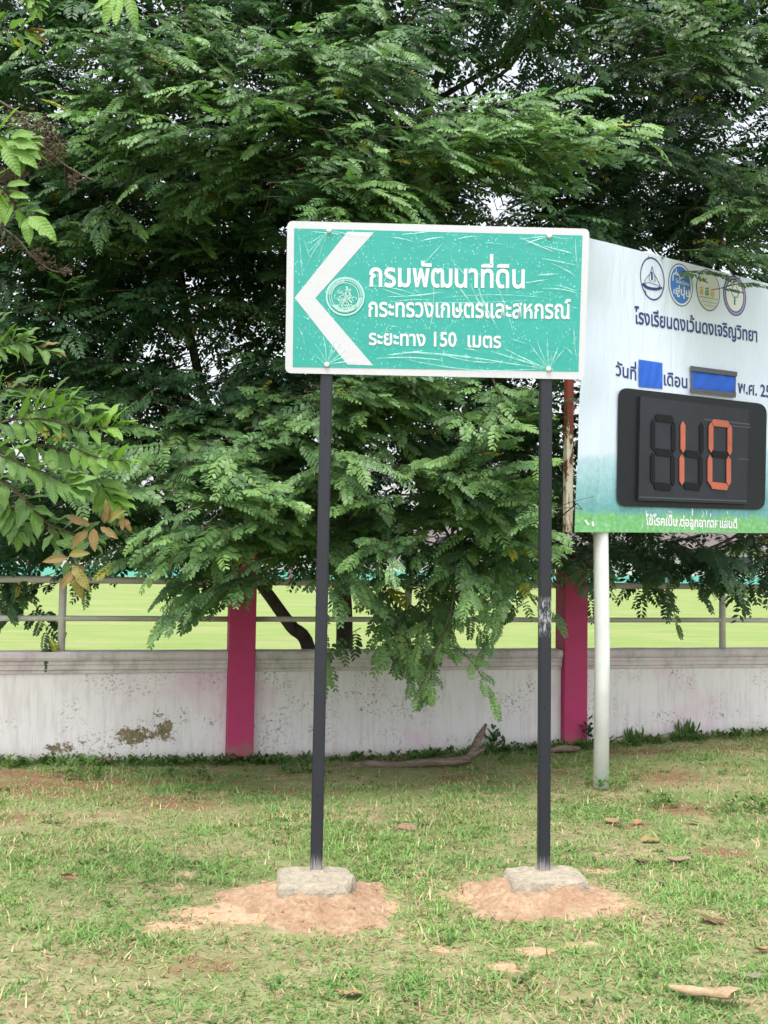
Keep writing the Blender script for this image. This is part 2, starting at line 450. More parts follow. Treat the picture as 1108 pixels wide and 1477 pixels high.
# ground sheet (fine near the camera)
nx, ny = 330, 240
gx = np.linspace(-5.2, 6.2, nx); tt = np.linspace(0, 1, ny)
GX, TT = np.meshgrid(gx, tt)
GY = 2.3 + (wall_y(GX) + 0.03 - 2.3) * TT
GZ = gz(GX, GY)
V = np.stack([GX.ravel(), GY.ravel(), GZ.ravel()], 1)
ii = np.arange(ny - 1)[:, None] * nx + np.arange(nx - 1)[None, :]
F = np.stack([ii, ii + 1, ii + 1 + nx, ii + nx], -1).reshape(-1, 4)
me = np_mesh('ground', V, F, smooth=True, attrs={'sand': patch(SAND, V[:, 0], V[:, 1]), 'dirt': patch(DIRT, V[:, 0], V[:, 1])})
tag(link('ground', me, None, M['ground']), kind='structure')
# the verge carries on around the camera
V = np.array([(-80, -60, -.06), (80, -60, -.06), (80, wall_y(80), -.06), (-80, wall_y(-80), -.06)])
tag(link('verge', np_mesh('verge', V, np.array([[0, 1, 2, 3]])), None, M['ground']), kind='structure')
# sports field behind the wall, out to the horizon
V = np.array([(-900, wall_y(-900) + .05, -.05), (900, wall_y(900) + .05, -.05), (900, 1500, -.05), (-900, 1500, -.05)], float)
V = np.array([(-900, -900 * WS + WY0 - WX0 * WS + 0.06, -.05), (900, 900 * WS + WY0 - WX0 * WS + 0.06, -.05), (900, 2200, -.05), (-900, 2200, -.05)], float)
tag(link('field', np_mesh('field', V, np.array([[0, 1, 2, 3]])), None, M['field']), kind='structure')

# ------------------------------------------------------------------ boundary wall with pillars and rails
def wp(s, z, out=0.0):
    """point on the wall: s metres along from WX0, z up, out towards the road"""
    return Vector((WX0, WY0, 0)) + WD * s + WN * out + Vector((0, 0, z))
def s_of(px, py): return (WALL(px, py) - Vector((WX0, WY0, 0))).dot(WD)
wall = empty('boundary_wall', (WX0, WY0, 0), 'low white school wall with magenta pillars, grey pipe railing and peeling paint', 'wall')
P1, P2 = s_of(347, 1000), s_of(826, 1000)
SP = P2 - P1
PW = 0.215
ZT = 0.815                                       # top of the coping
PEEL = [(120, 1072, .03, .05, .8), (228, 1030, .03, .05, .75), (60, 1090, .03, .02, .8), (262, 1028, .03, .06, .6), (450, 1050, .05, .04, .6), (575, 1062, .05, .03, .55), (85, 1080, .12, .06, .9), (195, 1062, .19, .085, 1.0), (237, 1052, .085, .11, 1.0), (160, 1075, .05, .03, .8), (205, 1040, .06, .03, .6), (255, 1010, .15, .12, .25), (300, 1045, .06, .06, .4), (420, 1030, .2, .12, .3), (530, 1025, .08, .07, .5), (690, 1060, .14, .06, .35),
        (755, 1020, .12, .12, .4), (960, 1035, .25, .05, .4), (840, 1030, .1, .1, .3), (1050, 1030, .2, .06, .4), (120, 1020, .2, .08, .22)]
def wall_section(s0, s1):
    n = max(2, int((s1 - s0) / 0.02)); k = 36
    ss = np.linspace(s0, s1, n); zz = np.linspace(-0.25, ZT - 0.17, k)
    S, Z = np.meshgrid(ss, zz)
    bend = (fbm(S * 2.3, Z * 2.3, 5, 3) - .5) * 0.008
    P = np.array([WX0, WY0, 0])[None, :] + S.ravel()[:, None] * np.array(WD)[None, :] + bend.ravel()[:, None] * np.array(WN)[None, :]
    P[:, 2] = Z.ravel()
    peel = np.zeros(len(P))
    for px, py, rx, rz, a in PEEL:
        q = WALL(px, py); qs = (q - Vector((WX0, WY0, 0))).dot(WD)
        d = ((S.ravel() - qs) / rx) ** 2 + ((P[:, 2] - q.z) / rz) ** 2
        peel = np.maximum(peel, a * np.exp(-0.8 * d))
    zg = np.interp(P[:, 0], _zx, _zz)
    soil = np.clip(1 - (P[:, 2] - zg) / 0.13, 0, 1) ** 1.5
    i = np.arange(k - 1)[:, None] * n + np.arange(n - 1)[None, :]
    F = np.stack([i, i + 1, i + 1 + n, i + n], -1).reshape(-1, 4)
    # back and ends
    base = len(P)
    B = [wp(s0, -.25, -.12), wp(s1, -.25, -.12), wp(s1, ZT - .17, -.12), wp(s0, ZT - .17, -.12), wp(s0, -.25, -.01), wp(s1, -.25, -.01), wp(s1, ZT - .17, -.01), wp(s0, ZT - .17, -.01)]
    P = np.vstack([P, np.array([tuple(b) for b in B])])
    F = np.vstack([F, [[base + 1, base, base + 3, base + 2], [base + 0, base + 4, base + 7, base + 3], [base + 5, base + 1, base + 2, base + 6], [base + 3, base + 7, base + 6, base + 2]]])
    me = np_mesh('wall_panel', P, F, smooth=False, attrs={'peel': np.concatenate([peel, np.zeros(8)]), 'soil': np.concatenate([soil, np.zeros(8)])})
    w = link('wall_panel', me, wall, M['wall'])
    bm = bmesh.new()   # moulded coping, three steps with rounded nose
    prof = [(-.15, 0), (.035, 0), (.048, -.012), (.05, -.045), (.042, -.066), (.03, -.074), (.03, -.098), (.024, -.106), (.024, -.138), (.014, -.146), (.014, -.168), (-.15, -.168)]
    m = max(2, int((s1 - s0) / .12))
    rings = []
    for j in range(m + 1):
        s = s0 + (s1 - s0) * j / m
        rings.append([bm.verts.new(wp(s, ZT + z + random.uniform(-.0012, .0012), o + random.uniform(-.001, .001))) for o, z in prof])
    for a, b in zip(rings[:-1], rings[1:]):
        for q in range(len(prof)): bm.faces.new((a[q], a[(q + 1) % len(prof)], b[(q + 1) % len(prof)], b[q]))
    bm.faces.new(rings[0]); bm.faces.new(rings[-1][::-1])
    link('coping', bm_mesh('coping', bm), wall, M['coping'])
    return w
for k in (-1, 0, 1): wall_section(P1 + SP * k + PW / 2 + .003, P1 + SP * (k + 1) - PW / 2 - .003)
def pillar(s):
    bm = bmesh.new()
    add_box(bm, wp(s - PW / 2, -.3, .075), WD * PW, -WN * PW, (0, 0, 1.93 - .08))
    bevel_all(bm, .008, 2)
    p = link('pillar', bm_mesh('pillar', bm), wall, M['pink'])
    bm = bmesh.new()
    for z, h, e in ((1.552, .03, .016), (1.584, .045, .034), (1.631, .03, .02)):
        add_box(bm, wp(s - PW / 2 - e, z, .075 + e), WD * (PW + 2 * e), -WN * (PW + 2 * e), (0, 0, h))
    link('capital', bm_mesh('capital', bm), p, M['pink'])
for k in (-1, 0, 1, 2): pillar(P1 + SP * k)
for k in (-1, 0, 1):
    a, b = P1 + SP * k + PW / 2, P1 + SP * (k + 1) - PW / 2
    for z, r in ((1.375, .027), (1.07, .022)):
        tube_obj('rail', [wp(a, z, -.045), wp((a + b) / 2, z + random.uniform(-.004, .004), -.045), wp(b, z, -.045)], r, M['rail'], wall, 12)
    m = s_of((88, 590, 1046)[k + 1], 930)
    tube_obj('rail_post', [wp(m, ZT - .01, -.045), wp(m, 1.375, -.045)], .03, M['rail'], wall, 12)

# ------------------------------------------------------------------ text (built-in font) laid on planes
_adv = {}
def _glyph_max(s):
    c = bpy.data.curves.new('t', 'FONT'); c.body = s; c.size = 1
    o = bpy.data.objects.new('t', c); COL.objects.link(o)
    dg = bpy.context.evaluated_depsgraph_get(); ev = o.evaluated_get(dg); me = ev.to_mesh()
    x = max([v.co.x for v in me.vertices], default=0.0)
    ev.to_mesh_clear(); bpy.data.objects.remove(o); bpy.data.curves.remove(c)
    return x
UP = '\u0e31\u0e34\u0e35\u0e36\u0e37\u0e47'; TONE = '\u0e48\u0e49\u0e4a\u0e4b\u0e4c'; LOW = '\u0e38\u0e39'
_base = None
_gl = {}
def glyph(ch, bold):
    key = (ch, bold)
    if key in _gl: return _gl[key]
    c = bpy.data.curves.new('t', 'FONT'); c.body = ch; c.size = 1; c.resolution_u = 3; c.offset = bold
    o = bpy.data.objects.new('t', c); COL.objects.link(o)
    dg = bpy.context.evaluated_depsgraph_get(); ev = o.evaluated_get(dg); me = ev.to_mesh()
    me.calc_loop_triangles()
    V = np.array([tuple(v.co) for v in me.vertices]).reshape(-1, 3)
    F = np.array([tuple(t.vertices) for t in me.loop_triangles], dtype=int).reshape(-1, 3)
    ev.to_mesh_clear(); bpy.data.objects.remove(o); bpy.data.curves.remove(c)
    _gl[key] = (V, F); return _gl[key]
def advance(ch):
    global _base
    if ch in UP or ch in TONE or ch in LOW: return 0.0
    if _base is None: _base = _glyph_max('ก')
    if ch not in _adv: _adv[ch] = _glyph_max(ch + 'ก') - _base
    return _adv[ch]
def text_mesh(s, bold):
    x = 0.0; Vs, Fs, n = [], [], 0; prev = ''
    for ch in s:
        if ch != ' ':
            V, F = glyph(ch, bold)
            dy = 0.165 if ch in TONE and (prev in UP) else 0.0
            if len(V):
                Vs.append(V + np.array([x, dy, 0])); Fs.append(F + n); n += len(V)
        x += advance(ch)
        if not (ch in TONE): prev = ch
    return np.vstack(Vs), np.vstack(Fs)
def place_text(name, s, p0, p1, hpx, plane, mat, parent, off=0.002, bold=0.012, warp=None, jitter=0):
    V, F = text_mesh(s, bold)
    x0, x1 = V[:, 0].min(), V[:, 0].max()
    a, b = plane(*p0, off=off), plane(*p1, off=off)
    up = plane(p0[0] + (p1[0] - p0[0]) * .02, p0[1] - hpx, off=off) - plane(p0[0] + (p1[0] - p0[0]) * .02, p0[1], off=off)
    ax = b - a
    # perspective is real: map in the plane, letters keep one height in metres
    P = np.array(a)[None] + ((V[:, :1] - x0) / (x1 - x0)) * np.array(ax)[None] + (V[:, 1:2] / .558) * np.array(up)[None]
    if warp is not None: P = warp(P)
    return link(name, np_mesh(name, P, F), parent, mat)
def poly_on(name, pts, plane, mat, parent, off=0.002, warp=None, thick=None):
    bm = bmesh.new()
    P = [plane(*p, off=off) for p in pts]
    if warp is not None: P = [Vector(q) for q in warp(np.array([tuple(p) for p in P]))]
    if thick: add_prism(bm, P, plane.n * -thick)
    else: bm.faces.new([bm.verts.new(p) for p in P])
    return link(name, bm_mesh(name, bm), parent, mat)

# ------------------------------------------------------------------ road sign
sb_l = at_z(456, 1256, 0.10); sb_r = at_z(785.5, 1258, 0.085)
SY = (sb_l.y + sb_r.y) / 2 - .045
tilt, yaw = R(5.0), R(1.2)
sn = Matrix.Rotation(yaw, 3, 'Z') @ Matrix.Rotation(tilt, 3, 'X') @ Vector((0, -1, 0))
SP0 = at_y(628, 545, SY)
SIGN = Plane(SP0, sn)
sign = empty('direction_sign', (sb_l + sb_r) / 2 * 1.0, 'green road sign with white left-pointing chevron on two black posts in concrete footings', 'road sign')
def rounded(c, r):
    out = []
    n = len(c)
    for i in range(n):
        p, a, b = Vector(c[i]), Vector(c[i - 1]), Vector(c[(i + 1) % n])
        da, db = (a - p).normalized(), (b - p).normalized()
        for k in range(6):
            t = k / 5
            q = (p + da * r) * (1 - t) ** 2 + p * 2 * t * (1 - t) + (p + db * r) * t ** 2
            out.append(tuple(q))
    return out
poly_on('sign_panel', rounded([(414.5, 318.5), (850.5, 330), (842.5, 547.5), (411.5, 538)], 9), SIGN, M['sign_white'], sign, 0.0, thick=.005)
face = poly_on('green_face', [(424.5, 329.3), (840.3, 339.6), (834.5, 536), (422.3, 529.3)], SIGN, M['sign_green'], sign, 0.0012)
poly_on('chevron', [(425, 429.5), (501.5, 334), (539.5, 335.2), (455, 430), (538.5, 527.2), (501, 525.8)], SIGN, M['sign_white'], sign, 0.0022)
place_text('lettering', 'กรมพัฒนาที่ดิน', (533, 412.5), (757, 415), 26, SIGN, M['sign_letter'], sign, .0032, .022)
place_text('lettering', 'กระทรวงเกษตรและสหกรณ์', (531.5, 456.3), (823, 459.5), 20.5, SIGN, M['sign_letter'], sign, .0032, .02)
place_text('lettering', 'ระยะทาง 150  เมตร', (532, 497), (723, 501.5), 16.5, SIGN, M['sign_letter'], sign, .0032, .022)
# round seal: rings, rays, beads, flame-like figure and scroll
bm = bmesh.new()
sc_ = (498, 427.5)
def ring_px(bm, r0, r1, n=48, a0=0, a1=360, cx=sc_[0], cy=sc_[1], off=.0042):
    for k in range(n):
        t0 = R(a0 + (a1 - a0) * k / n); t1 = R(a0 + (a1 - a0) * (k + 1) / n)
        bm.faces.new([bm.verts.new(SIGN(cx + r * math.cos(t), cy - r * math.sin(t), off)) for r, t in ((r0, t0), (r1, t0), (r1, t1), (r0, t1))])
def stroke_px(bm, pts, w, plane=None, off=.0042):
    plane = plane or SIGN
    for (xa, ya), (xb, yb) in zip(pts[:-1], pts[1:]):
        dx, dy = xb - xa, yb - ya; L = math.hypot(dx, dy) or 1; ox, oy = -dy / L * w / 2, dx / L * w / 2
        bm.faces.new([bm.verts.new(plane(x, y, off)) for x, y in ((xa + ox, ya + oy), (xb + ox, yb + oy), (xb - ox, yb - oy), (xa - ox, ya - oy))])
ring_px(bm, 25.6, 28); ring_px(bm, 22.4, 23.3); ring_px(bm, 19.2, 20.2)
for k in range(15):
    t = R(95 + 75 * k / 14); stroke_px(bm, [(sc_[0] + 20.5 * math.cos(t), sc_[1] - 20.5 * math.sin(t)), (sc_[0] + 25.5 * math.cos(t), sc_[1] - 25.5 * math.sin(t))], 1.3)
for k in range(14):
    t = R(90 - 85 * k / 13); ring_px(bm, 0, 1.0, 6, cx=sc_[0] + 24.4 * math.cos(t), cy=sc_[1] - 24.4 * math.sin(t))
for k in range(13):
    t = R(-8 - 42 * k / 12); stroke_px(bm, [(sc_[0] + 20 * math.cos(t), sc_[1] - 20 * math.sin(t)), (sc_[0] + 25 * math.cos(t + .05), sc_[1] - 25 * math.sin(t + .05))], 1.2)
ring_px(bm, 20.0, 23.5, 20, 215, 318)
rs = random.Random(5)
for k in range(46):        # curling ornament around the seated figure
    a = rs.uniform(0, 6.28); r = rs.uniform(3, 16.5); x = sc_[0] - 1 + r * math.cos(a) * .95; y = sc_[1] + 2 - r * math.sin(a) * .9
    ph = rs.uniform(0, 6.28); q = rs.uniform(1.3, 3)
    stroke_px(bm, [(x + q * math.cos(ph + u * 3.6), y + q * math.sin(ph + u * 3.6)) for u in (0, .25, .5, .75, 1)], rs.uniform(.8, 1.3))
stroke_px(bm, [(500, 413), (502, 419), (498, 424), (502, 429), (495, 434), (487, 432)], 2.2)
stroke_px(bm, [(500, 419), (506, 425), (503, 432), (508, 437)], 1.8)
stroke_px(bm, [(490, 422), (497, 425)], 1.6); stroke_px(bm, [(484, 440), (492, 445), (503, 445), (512, 440)], 1.8)
link('seal', bm_mesh('seal', bm), sign, simple('seal_print', (.42, .70, .66), .45))
BOLTS = [(474.7, 332.3), (792.7, 340.3), (471.4, 526), (791.5, 532.3)]
for b in BOLTS:
    bm = bmesh.new(); c = SIGN(*b, off=.004)
    x, y, z = frame_from(SIGN.n)
    for r0, h0, r1, h1 in ((.013, 0, .0125, .004), (.0125, .004, .009, .0075), (.009, .0075, .004, .009)):
        for k in range(12):
            a, b2 = 2 * math.pi * k / 12, 2 * math.pi * (k + 1) / 12
            bm.faces.new([bm.verts.new(c + (x * math.cos(t) + y * math.sin(t)) * r + z * h) for t, r, h in ((a, r0, h0), (b2, r0, h0), (b2, r1, h1), (a, r1, h1))])
    bm.faces.new([bm.verts.new(c + (x * math.cos(2 * math.pi * k / 12) + y * math.sin(2 * math.pi * k / 12)) * .004 + z * .009) for k in range(12)])
    bmesh.ops.remove_doubles(bm, verts=bm.verts[:], dist=1e-5)
    link('bolt', bm_mesh('bolt', bm, True), sign, M['bolt'])
# protective plastic: raised creases that fan out from the bolts, and beads under it
CRE = []
def fan(b, lst):
    for a, l0, l1, w in lst:
        c, s = math.cos(R(a)), -math.sin(R(a)); CRE.append((b[0] + c * l0, b[1] + s * l0, b[0] + c * l1, b[1] + s * l1, w))
fan(BOLTS[3], [(171, 6, 125, 1.8), (163, 5, 88, 2.6), (155, 5, 70, 2), (127, 4, 45, 1.6), (112, 4, 48, 1.5), (92, 4, 44, 2.4), (66, 4, 36, 2.2), (52, 5, 38, 1.4), (176, 8, 210, 1.4), (140, 5, 25, 1.2), (80, 5, 24, 1.2)])
fan(BOLTS[2], [(120, 3, 36, 1.3), (98, 4, 50, 1.6), (75, 4, 42, 2), (58, 4, 40, 1.6), (40, 4, 36, 1.8), (24, 4, 34, 1.6), (140, 3, 26, 1.2), (8, 5, 44, 1.2)])
fan(BOLTS[0], [(238, 3, 62, 1.8), (228, 4, 52, 1.2), (250, 4, 44, 1.4), (330, 4, 26, 1.2), (352, 4, 60, 1.3), (212, 4, 38, 1.2)])
fan(BOLTS[1], [(186, 4, 44, 1.3), (200, 5, 40, 1.4), (352, 4, 30, 1.2)])
CRE += [(755, 345, 800, 364, 2.6), (785, 355, 828, 366, 2), (782, 373, 836, 384, 2), (795, 380, 832, 400, 1.6), (776, 397, 806, 395, 3), (757, 408, 790, 403, 1.6), (783, 416, 836, 424, 2), (800, 411, 832, 420, 2.5), (768, 423, 786, 421, 2), (688, 410, 716, 470, 2.4), (678, 408, 700, 452, 2.2),
        (716, 410, 740, 478, 1.5), (652, 376, 676, 404, 1.6), (660, 412, 680, 440, 2), (625, 405, 620, 476, 1.6), (595, 405, 640, 350, 1.4), (606, 348, 640, 342, 1.8), (565, 342, 600, 350, 1.2), (580, 338, 630, 332.5, 1.2), (530, 412, 600, 425, 1.4), (548, 415, 590, 428, 1.2), (560, 428, 640, 421, 1.6),
        (543, 517, 640, 520, 1.8), (580, 508, 700, 519, 2.8), (560, 512, 610, 506, 2), (640, 512, 720, 523, 1.6), (670, 503, 690, 507, 1.6), (562, 466, 554, 484, 1.2), (560, 470, 575, 472, 1.2), (830, 345, 834, 390, 1.8), (828, 470, 832, 520, 2), (815, 500, 826, 512, 1.6), (438, 345, 448, 380, 1.4), (430, 336, 436, 400, 1.2), (450, 334, 500, 337, 1.3),
        (600, 436, 760, 433, .8), (640, 429, 800, 431, .8), (560, 436, 620, 432, .8), (700, 350, 730, 353, 1), (660, 345, 690, 341, 1.1), (735, 488, 760, 496, 1.4), (640, 480, 646, 470, 1.2), (820, 440, 834, 446, 1.2), (430, 470, 440, 500, 1.1), (434, 455, 446, 462, 1)]
rs = random.Random(9)
for k in range(300):       # beads of trapped water, elongated
    x = rs.uniform(428, 832); y = 334 + (rs.random() ** 1.5) * 185 + (x - 428) * .02
    l = rs.uniform(0.8, 2.8); a = R(rs.choice((20, 35, -15, 60, 100)) + rs.uniform(-20, 20))
    CRE.append((x, y, x + l * math.cos(a), y + l * math.sin(a), rs.uniform(.7, 1.6)))
bm = bmesh.new()
for x0, y0, x1, y1, w in CRE:
    L = math.hypot(x1 - x0, y1 - y0); n = max(2, int(L / 10)); ox, oy = -(y1 - y0) / L, (x1 - x0) / L
    bow = rs.uniform(-.05, .05) * L if L > 12 else 0
    prev = None
    for k in range(n + 1):
        t = k / n; ww = w * 1.25 * (math.sin(math.pi * min(1, max(.06, t * .94 + .03))) ** .7) * .5
        b = bow * math.sin(math.pi * t)
        x, y = x0 + (x1 - x0) * t + ox * b, y0 + (y1 - y0) * t + oy * b
        cur = [bm.verts.new(SIGN(x + ox * ww, y + oy * ww, .0046)), bm.verts.new(SIGN(x, y, .0046 + .0022 * min(1, ww))), bm.verts.new(SIGN(x - ox * ww, y - oy * ww, .0046))]
        if prev:
            bm.faces.new((prev[0], prev[1], cur[1], cur[0])); bm.faces.new((prev[1], prev[2], cur[2], cur[1]))
        prev = cur
link('plastic_wrap', bm_mesh('plastic_wrap', bm), sign, M['film'])['kind'] = 'stuff'
poly_on('plastic_scrap', [(605, 544), (626, 545), (625, 551), (612, 548)], SIGN, M['film'], sign, -.008)
# posts
def box_post(base, top, w, d, name, mat, parent):
    bm = bmesh.new(); base, top = Vector(base), Vector(top)
    x = Vector((1, .03, 0)).normalized(); y = Vector((-.03, 1, 0))
    z = top - base
    add_box(bm, -x * w / 2, x * w, y * d, z)
    bmesh.ops.bevel(bm, geom=bm.edges[:], offset=.005, segments=2, affect='EDGES')
    o = link(name, bm_mesh(name, bm), None, mat)
    o.location = base; o.parent = parent; o.matrix_parent_inverse = parent_inv(parent)
    return o
def post_line(bp, top_px):
    q = SIGN(top_px, 546, -.007); d = (q - bp)
    return bp - Vector((0, 0, .0)), bp + d * 1.28
pl = post_line(sb_l + Vector((0, 0, -.01)), 471.0); box_post(pl[0], pl[1], .057, .05, 'post', M['post_plain'], sign)
pr = post_line(sb_r + Vector((0, 0, -.01)), 788.5); box_post(pr[0], pr[1], .057, .05, 'post', M['post'], sign)
# drilled holes in the posts
bm = bmesh.new()
for p0, p1, ts in ((pl[0], pl[1], (.075 + .62, .12, .3)), (pr[0], pr[1], (.7, .26))):
    for t in ts:
        c = p0 + (p1 - p0) * t + Vector((random.uniform(-.008, .008), -.0012, 0))
        bm.faces.new([bm.verts.new(c + Vector((math.cos(a) * .0045, 0, math.sin(a) * .0045))) for a in [2 * math.pi * k / 10 for k in range(10)]])
link('bolt_hole', bm_mesh('bolt_hole', bm), sign, simple('hole_black', (.005, .005, .005)))
# rough cast footings
def footing(pxs, z, thick, seed):
    r = random.Random(seed)
    top = [at_z(x, y, z) for x, y in pxs]
    pts = []
    for i in range(len(top)):
        a, b = top[i], top[(i + 1) % len(top)]
        for k in range(5):
            q = a.lerp(b, k / 5); q = q + Vector((r.uniform(-.006, .006), r.uniform(-.006, .006), 0)); pts.append(q)
    c = sum(pts, Vector()) / len(pts)
    bm = bmesh.new(); rings = []
    prof = [(0.0, 0.004), (.3, .006), (.55, 0), (.8, .003), (.94, -.003), (1.0, -.014), (1.03, -.03), (1.04, -.06), (1.07, -thick)]
    vc = bm.verts.new(c + Vector((0, 0, .006)))
    for f, dz in prof[1:]:
        rings.append([bm.verts.new(c + (p - c) * (f + r.uniform(-.013, .013)) + Vector((0, 0, dz + r.uniform(-.005, .005)))) for p in pts])
    n = len(pts)
    for k in range(n): bm.faces.new((vc, rings[0][k], rings[0][(k + 1) % n]))
    for a, b in zip(rings[:-1], rings[1:]):
        for k in range(n): bm.faces.new((a[k], b[k], b[(k + 1) % n], a[(k + 1) % n]))
    link('concrete_footing', bm_mesh('concrete_footing', bm, False), sign, M['concrete'])
    return c
fc_l = footing([(402, 1252), (432, 1247), (470, 1247), (503, 1250), (511, 1262), (500, 1277), (455, 1280), (405, 1278), (399, 1265)], .10, .2, 1)
fc_r = footing([(726, 1252), (760, 1248), (815, 1247), (836, 1252), (848, 1270), (800, 1271), (742, 1277), (735, 1265)], .085, .16, 2)
MOUNDS = []
def top_z(x, y):
    z = float(gz(x, y))
    for m in MOUNDS:
        h = m.ray_cast(Vector((x, y, 2)), Vector((0, 0, -1)))
        if h[0] is not None: z = max(z, h[0].z)
    return z
def mound(name, c, rx, ry, h, seed, label, skew=0):
    n, k = 140, 46; r = np.linspace(0, 1, k); a = np.linspace(0, 2 * np.pi, n, endpoint=False)
    A, RR = np.meshgrid(a, r)
    edge = 1 + .45 * (fbm(np.cos(A) * 1.5 + 7, np.sin(A) * 1.5 + seed, seed, 3) - .5) * 2 + .3 * (fbm(np.cos(A) * 7 + 7, np.sin(A) * 7 + seed, seed + 2, 3) - .5)
    X = c.x + skew * RR + rx * RR * edge * np.cos(A); Y = c.y + ry * RR * edge * np.sin(A)
    prof = np.clip(1.12 - RR * 1.12, 0, 1); prof = np.where(RR < .38, np.clip(1.12 - .38 * 1.12, 0, 1), prof) / (1.12 - .38 * 1.12)
    prof = prof ** 1.15
    Z = gz(X, Y) + h * prof * (1 + .5 * (fbm(X * 9, Y * 9, seed, 4) - .5)) + (fbm(X * 26, Y * 26, seed + 3, 3) - .5) * .045 * np.minimum(1, prof * 5) - .006 * (RR > .97)
    V = np.stack([X.ravel(), Y.ravel(), Z.ravel()], 1)
    i = np.arange(k - 1)[:, None] * n + np.arange(n)[None, :]; j = np.arange(k - 1)[:, None] * n + (np.arange(n)[None, :] + 1) % n
    F = np.stack([i, j, j + n, i + n], -1).reshape(-1, 4)
    o = link(name, np_mesh(name, V, F, smooth=True), None, M['sand'])
    MOUNDS.append(BVHTree.FromPolygons([tuple(v) for v in V], [tuple(f) for f in F]))
    tag(o, label, 'soil mound', 'soil mounds round the sign footings'); return o
mound('soil_mound', fc_l + Vector((.03, -.06, 0)), .41, .43, .06, 4, 'orange sandy soil heaped round the left concrete footing, spreading to the left')
mound('soil_mound', fc_r + Vector((-.02, -.05, 0)), .37, .35, .062, 8, 'neat orange sandy soil heap round the right concrete footing')

# ------------------------------------------------------------------ school billboard
BT = .65
bn = Vector((BT, -1, 0)).normalized()
bp0 = at_y(867, 760, 7.33)
BAN = Plane(bp0, bn)
BD = Vector((1, BT, 0)).normalized()
foot = at_z(867, 1136, float(gz(1.56, 7.4)))
bill = empty('school_billboard', foot, 'pale blue school vinyl billboard with day counter board on a white round post', 'billboard')
def warp(P):
    s = (P - np.array(bp0)) @ np.array(BD)
    w = .0025 * np.sin(s * 7 + P[:, 2] * 3.5) * np.sin(P[:, 2] * 2.1 + 1) + .012 * np.exp(-((s + .1) / .12) ** 2) * np.sin(P[:, 2] * 9)
    return P + w[:, None] * np.array(bn)[None]
# sheet: left edge and top edge from the photograph, right edge just beyond it
TL, BL = BAN(846, 342), BAN(828.5, 767.5)
TR = BAN(1135, 416); BR_ = BAN(1140, 769)
n, k = 70, 50
U, Vv = np.meshgrid(np.linspace(0, 1, n), np.linspace(0, 1, k))
tl, bl, tr, br = (np.array(q) for q in (TL, BL, TR, BR_))
P = (tl * (1 - U[..., None]) + tr * U[..., None]) * (1 - Vv[..., None]) + (bl * (1 - U[..., None]) + br * U[..., None]) * Vv[..., None]
P = warp(P.reshape(-1, 3))
i = np.arange(k - 1)[:, None] * n + np.arange(n - 1)[None, :]
F = np.stack([i, i + n, i + n + 1, i + 1], -1).reshape(-1, 4)
def banner_mat():
    t = NT('printed_vinyl'); v = t.coord(); h = t.attr('v'); u = t.attr('u')
    c = t.mix(t.noise(4, 4, 0.6, v), (0.65, 0.745, 0.89), (0.73, 0.81, 0.94))
    # printed landscape along the foot: blue hills, then grass
    ridge = t.math('ADD', h, t.math('MULTIPLY', t.math('SUBTRACT', t.noise(3.2, 6, 0.6, t.coord('Object', (1, 1, 0.05))), 0.5), 0.16))
    ridge = t.math('ADD', ridge, t.math('MULTIPLY', u, 0.10))
    hill = t.ramp(t.noise(22, 6, 0.7, v), [(0.3, (0.24, 0.5, 0.55)), (0.6, (0.38, 0.64, 0.72)), (0.8, (0.52, 0.74, 0.82))])
    hill2 = t.ramp(t.noise(30, 6, 0.7, v), [(0.35, (0.02, 0.22, 0.23)), (0.65, (0.1, 0.4, 0.4))])
    hill = t.mix(t.ramp(ridge, [(0.84, 0.0), (0.96, 0.85)]), hill, hill2)
    c = t.mix(t.ramp(ridge, [(0.755, 0.0), (0.775, 0.6), (0.85, 0.95)]), c, hill)
    gr = t.ramp(t.noise(26, 6, 0.75, v), [(0.3, (0.1, 0.36, 0.13)), (0.55, (0.2, 0.5, 0.2)), (0.75, (0.42, 0.68, 0.4))])
    c = t.mix(t.ramp(t.math('ADD', h, t.math('MULTIPLY', t.math('SUBTRACT', t.noise(9, 5, 0.7, v), 0.5), 0.07)), [(0.925, 0.0), (0.945, 1.0)]), c, gr)
    wr = t.noise(3.5, 3, 0.5, t.coord('Object', (3, 3, 0.5)), 0.8)
    c = t.mix(t.ramp(t.noise(2.2, 6, 0.7, t.coord('Object', (4, 4, 0.4))), [(0.5, 0.0), (0.8, 0.2)]), c, (0.48, 0.54, 0.62))
    return t.finish(c, 0.42, 0.35, wr, 0.45, 0.03)
me = np_mesh('banner', P, F, smooth=True, attrs={'v': Vv.ravel(), 'u': U.ravel()})
o = link('banner', me, bill, banner_mat())
M['navy'] = simple('navy_print', (0.035, 0.055, 0.19), 0.5, 0.3, 0.15, 20)
M['blue_print'] = simple('blue_print', (0.06, 0.2, 0.62), 0.5, 0.3, 0.1, 20)
M['blue_cloth'] = simple('royal_blue_fabric', (0.035, 0.135, 0.62), 0.7, 0.2, 0.2, 10)
M['grey_bar'] = simple('grey_velcro', (0.12, 0.12, 0.14), 0.8, 0.2, 0.2, 40)
M['black_vinyl'] = simple('black_vinyl_print', (0.011, 0.013, 0.017), 0.45, 0.3, 0.3, 7, 0.5)
M['black_board'] = simple('charcoal_board', (0.019, 0.023, 0.032), 0.45, 0.35, 0.4, 5, 0.3)
M['seg_dark'] = simple('dark_segment', (0.007, 0.008, 0.010), 0.55, 0.2, 0.2, 20)
M['seg_orange'] = simple('orange_segment', (0.46, 0.12, 0.07), 0.4, 0.4, 0.22, 14)
M['gold'] = simple('gold_print', (0.65, 0.36, 0.1), 0.5, 0.3, 0.1, 20)
